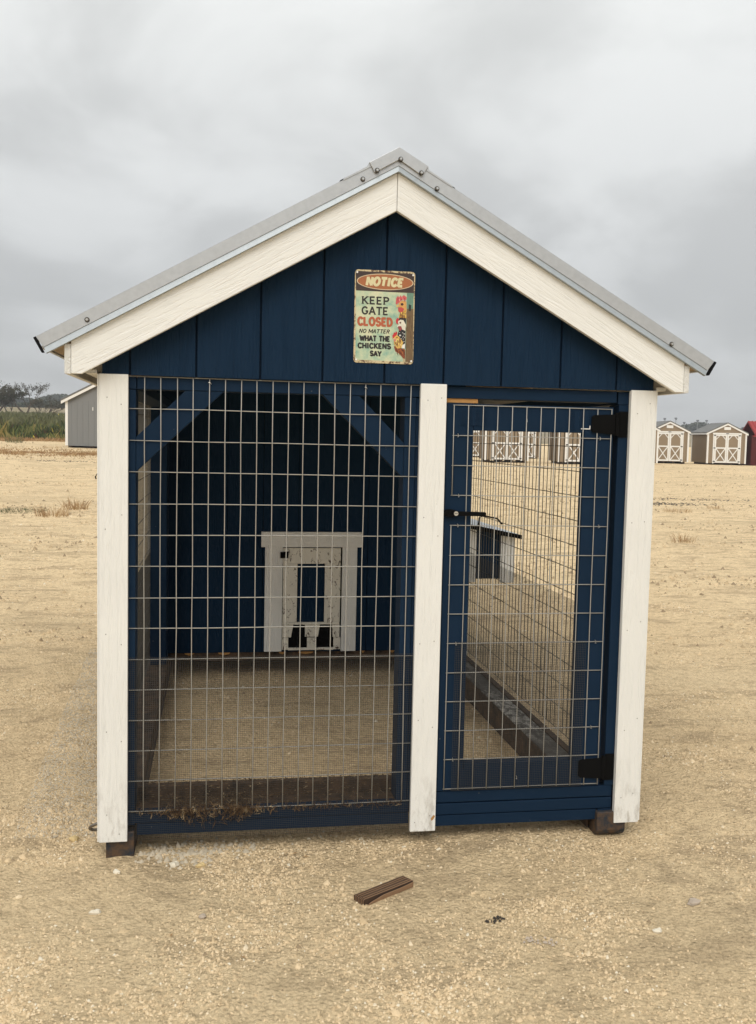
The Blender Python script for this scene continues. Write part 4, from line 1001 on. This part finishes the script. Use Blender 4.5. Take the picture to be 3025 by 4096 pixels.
# red metal-roofed barn at the right edge
rb = empty('red_barn', (1290, 2068, 3), CA)
tag(rb, 'dark red barn-style shed with red metal roof at the right edge', 'barn')
def RB(m, n, mat):
    mw = T(1290, 2068, 3, CA); q = MB(); q.v = [tuple(mw @ Vector(p)) for p in m.v]; q.f = m.f
    return q.build(n, mat, rb, mw=mw)
RB(MB().box(0, 190, 0, 106, 0, 74), 'wall', M['dark_red'])
RB(MB().prism([(-3, 74), (-3, 77), (53, 113), (109, 77), (109, 74), (53, 109)], 8, 194, 'yz').prism([(-2, 76.9), (8.1, 73), (8.1, 77), (8.1, 77.2)], -3, 1), 'roof', M['red_metal'])
m = MB()
for x in range(9, 190, 9):
    m.add([(x, -3.2, 77), (x+2, -3.2, 77), (x+2, 53, 113), (x, 53, 113), (x+.4, -3.6, 78.3), (x+1.6, -3.6, 78.3), (x+1.6, 52.8, 114.3), (x+.4, 52.8, 114.3)], [(0, 1, 5, 4), (4, 5, 6, 7), (1, 2, 6, 5), (0, 4, 7, 3)])
RB(m, 'roof_rib', M['red_metal'])
m = MB()
for x in range(4, 190, 8): m.box(x, x+.8, -0.6, -0.02, 0, 74)
RB(m, 'wall_batten', M['dark_red'])
# grey shed at the left
ga = CA-math.radians(20); gl = (-259.2, 1672.6, G(-240, 1650)-1)
gs = empty('grey_shed', gl, ga)
tag(gs, 'grey shed with white trim standing left of the coop by the weeds', 'shed')
gmw = T(*gl, ga)
def GS(m, n, mat):
    q = MB(); q.v = [tuple(gmw @ Vector(p)) for p in m.v]; q.f = m.f
    return q.build(n, mat, gs, mw=gmw)
gw_ = GS(MB().prism([(0, 6), (144, 6), (144, 84), (72, 114), (0, 84)], 0, 190), 'wall', M['grey_siding'])
m = MB()
for x in range(12, 144, 12): m.box(x, x+.7, -0.35, -0.02, 6, 84)
GS(m, 'wall_batten', M['grey_siding'])
for s in (-1, 1):
    e = 72+s*78
    GS(MB().prism([(72, 119), (72, 116), (e, 116-78*.417), (e, 119-78*.417)], -6, 194), 'roof', M['shingle'])
    GS(MB().prism([(72, 116.5), (72, 111), (e, 111-78*.417), (e, 116.5-78*.417)], -5.5, -4.5), 'rake_trim', M['shed_white'])
GS(MB().box(-0.4, 5.2, -0.9, -0.4, 5, 84), 'corner_trim', M['shed_white'])
GS(MB().box(138.8, 144.4, -0.9, -0.4, 5, 84), 'corner_trim', M['shed_white'])
GS(MB().box(0, 144, -0.8, -0.4, 4.6, 6.2), 'base_trim', M['grey_siding'])
for x in (4, 50, 96, 138): GS(MB().box(x, x+8, 2, 180, -4, 5.9), 'skid', M['dirty_wood'])
GS(MB().box(57.2, 58.6, -0.7, -0.36, 67, 73), 'vent_slot', M['shed_white'])

# ------------------------------------------------------------ vegetation
def quads(P, s, jit=1.0, up=0.5):
    n = len(P); a = RNG.normal(size=(n, 3)); a /= np.linalg.norm(a, axis=1)[:, None]
    b = RNG.normal(size=(n, 3)); b[:, 2] += up; b -= a*(a*b).sum(1)[:, None]; b /= np.linalg.norm(b, axis=1)[:, None]
    s = np.asarray(s).reshape(-1, 1)*RNG.uniform(.6, 1.3, (n, 1))
    V = np.stack([P-a*s*.45-b*s*.5, P+a*s*.45-b*s*.35, P+a*s*.3+b*s*.6, P-a*s*.35+b*s*.45], 1)
    return V.reshape(-1, 3), (np.arange(n)[:, None]*4+np.arange(4)[None])
def tree(x, y, h, spread, seed, leaves, leafmat, label, lsize=3.2, name='mesquite_tree', group='trees beyond the weeds', lean=0.0, depth=4):
    rr_ = random.Random(seed); root = empty(name, (x, y, G(x, y)-2)); z0 = G(x, y)-2
    m = MB(); tips = []
    def br(p, d, L, r, lev):
        n_ = 3; pts = [p]; q = p.copy(); dd = d.copy()
        for i in range(n_):
            dd = (dd+Vector((rr_.uniform(-.22, .22), rr_.uniform(-.22, .22), rr_.uniform(-.1, .16)))).normalized(); q = q+dd*L/n_; pts.append(q.copy())
        rs = [r*(1-0.45*i/n_) for i in range(n_+1)]
        m.tube(pts, rs, 5 if lev < 2 else 3, cap=False)
        if lev >= 2: tips.extend(pts[1:])
        if lev < depth:
            for k in range(rr_.choice([2, 3, 3])):
                a = rr_.uniform(0, 6.28); t = rr_.uniform(0.35, 0.9)
                nd = (dd*math.cos(t)+Vector((math.cos(a), math.sin(a), rr_.uniform(-.1, .5)))*math.sin(t)*spread).normalized()
                br(pts[-1] if k else pts[-2], nd, L*rr_.uniform(.6, .85), rs[-1]*0.72, lev+1)
    nst = rr_.choice([2, 3])
    for k in range(nst):
        a = k*6.28/nst+rr_.uniform(-.4, .4)
        br(Vector((x, y, z0)), Vector((math.cos(a)*.45*spread+lean, math.sin(a)*.4, 1)).normalized(), h*0.33, h*0.028, 0)
    # scale vertically so the tree keeps its measured height
    zmax = max(p.z for p in tips); k = h/(zmax-z0)
    m.v = [(x+(a-x)*min(k*1.05, 1.6), y+(b-y)*min(k*1.05, 1.6), z0+(c-z0)*k) for a, b, c in m.v]
    m.build('trunk', M['bark'], root, mw=T(x, y, z0))
    if leaves:
        P = np.array([(x+(t.x-x)*min(k*1.05, 1.6), y+(t.y-y)*min(k*1.05, 1.6), z0+(t.z-z0)*k) for t in tips])
        P = P[RNG.integers(0, len(P), leaves)]+RNG.normal(0, h*0.028, (leaves, 3))
        V, F = quads(P-np.array([x, y, z0]), lsize)
        o = npmesh('crown', V, F, leafmat); o.parent = root
    return tag(root, label, 'tree', group)
tree(-872, 4598, 158, 1.0, 3, 2600, M['leaf_dark'], 'tall thin-leaved dark tree, tallest of the left clump', 3.6)
tree(-950, 4611, 130, 1.1, 8, 3200, M['leaf_dark'], 'dense dark tree left of the tallest one', 4.2)
tree(-1012, 4640, 165, 0.9, 5, 4000, M['leaf_green'], 'dark green tree cut by the left edge of the photo', 5.0)
tree(-780, 4590, 105, 1.5, 12, 700, M['leaf_dark'], 'open wide-leaning tree right of the tallest one', 3.4, lean=0.7)
tree(-800, 4585, 72, 1.2, 15, 260, M['leaf_dark'], 'small bare leaning tree before the distant field', 2.6, lean=0.5)
tree(-741, 4577, 68, 1.2, 18, 220, M['leaf_dark'], 'small bare tree nearest the grey shed', 2.6)
tree(-715, 4900, 92, 0.8, 21, 2500, M['leaf_green'], 'round green bush-like tree peeking beside the grey shed', 5.0)
tree(-925, 5200, 90, 1.3, 25, 1200, M['leaf_dark'], 'low scrubby tree behind the left clump', 4.0)
# weeds row, tall grass band, rust-coloured grass strip
def stuff_blades(name, xs, ys, h, w, mats, label=None, lean=0.7, nseg=1):
    n = len(xs); z = gz(xs, ys); a = RNG.uniform(0, 6.283, n); le = RNG.uniform(0, lean, n)
    b = RNG.uniform(0, 6.283, n)
    base = np.stack([xs, ys, z-1], 1); wv = np.stack([np.cos(b), np.sin(b)*.5, np.zeros(n)], 1)*(w*RNG.uniform(.5, 1.3, n))[:, None]
    tip = base+np.stack([np.cos(a)*le*h, np.sin(a)*le*h, h], 1)
    mid = base+(tip-base)*0.5+np.stack([np.zeros(n), np.zeros(n), h*.08], 1)
    V = np.stack([base-wv*.5, base+wv*.5, mid+wv, tip+wv*.2, mid-wv], 1)
    F = (np.arange(n)[:, None]*5+np.arange(5)[None])
    sh_ = np.repeat(np.clip(0.5+1.1*vnoise(xs/38, ys/38, 77)+RNG.normal(0, 0.16, n), 0, 1), 5)
    return npmesh(name, V.reshape(-1, 3), F, mats, 'stuff', attr=sh_, mi=(RNG.uniform(0, 1, n) < 0.004).astype(int) if isinstance(mats, list) else None)
n = 22000; xs = RNG.uniform(-900, -180, n); ys = RNG.uniform(2060, 2380, n)+0.25*(xs+450)*-0.35
cl_ = 0.75+0.9*vnoise(xs/45, ys/45, 31)+0.5*vnoise(xs/14, ys/14, 32)
stuff_blades('weeds', xs, ys, 31*np.clip(cl_, .3, 1.5)*RNG.uniform(.4, 1.2, n), 2.2, [M['weeds'], M['flower']])
n = 9000; xs = RNG.uniform(-1150, -250, n); ys = RNG.uniform(2850, 4450, n)
stuff_blades('tall_grass', xs, ys, RNG.uniform(12, 30, n), 4.5, [M['grass_band'], M['flower']])
n = 9000; xs = RNG.uniform(-460, -110, n); ys = 1420+RNG.normal(0, 75, n)+(xs+250)*-0.25
k = vnoise(xs/50, ys/25, 41) > -0.12; xs, ys = xs[k], ys[k]
stuff_blades('dry_grass', xs, ys, RNG.uniform(0.8, 4.5, len(xs)), 0.7, M['dry_grass'], lean=1.0)
n = 2500; xs = RNG.uniform(-700, -250, n); ys = 2030+RNG.normal(0, 22, n)
stuff_blades('dry_grass', xs, ys, RNG.uniform(3, 11, n), 1.2, M['dry_grass'], lean=0.8)
# far tree lines
def treeline(name, x0, x1, y0, h, n, seed, s):
    xs = RNG.uniform(x0, x1, n); ys = y0+RNG.uniform(-150, 150, n)
    hh = h*(0.65+0.9*vnoise(xs/420, xs*0, seed)+0.45*vnoise(xs/130, xs*0+3, seed+1)); t = RNG.uniform(0, 1, n)**0.8
    P = np.stack([xs, ys, gz(xs, ys)+hh*t], 1)
    V, F = quads(P, s); return npmesh(name, V, F, M['far_wood'], 'stuff')
treeline('far_woods', -5200, 600, 14500, 140, 16000, 51, 30)
treeline('far_woods', -2300, -700, 8200, 55, 3500, 55, 18)
treeline('far_woods', 4300, 10500, 13800, 175, 15000, 61, 36)
# tall floodlight poles beyond the right-hand sheds
for i, (x, y, zt, lab) in enumerate(((5896, 12142, 392, 'floodlight pole above the roof of the second tan shed, leftmost'), (6043, 12119, 400, 'tallest floodlight pole above the second tan shed'), (6153, 12096, 345, 'shortest floodlight pole between the two tan sheds'), (6330, 12070, 376, 'floodlight pole above the gap left of the last tan shed'), (6449, 12050, 378, 'rightmost floodlight pole over the last tan shed roof'))):
    e = empty('floodlight_pole', (x, y, G(x, y))); tag(e, lab, 'light pole', 'floodlight poles on the far skyline')
    MB().tube([(x, y, G(x, y)-5), (x, y, zt)], [5, 3], 6).build('pole', M['grey_siding'], e, mw=T(x, y, G(x, y)))
    m = MB().box(x-18, x+18, y-4, y+4, zt-2, zt+8).box(x-14, x+14, y-4, y+4, zt-18, zt-9); m.build('lamp_head', M['black'], e, mw=T(x, y, G(x, y)))

# ------------------------------------------------------------ haze
HAZE = 0.0008
if HAZE > 0:
    m = MB(); R_ = 26600; hz = m.box(-R_, R_, -R_, R_, -60, 1400).build('haze', bpy.data.materials.new('air_haze'), kind='stuff')
    mt = hz.data.materials[0]; mt.use_nodes = True; t = mt.node_tree; t.nodes.clear()
    pv = t.nodes.new('ShaderNodeVolumePrincipled'); pv.inputs['Density'].default_value = HAZE; pv.inputs['Color'].default_value = (0.92, 0.95, 1.0, 1); pv.inputs['Anisotropy'].default_value = 0.2
    oo = t.nodes.new('ShaderNodeOutputMaterial'); t.links.new(pv.outputs[0], oo.inputs['Volume'])
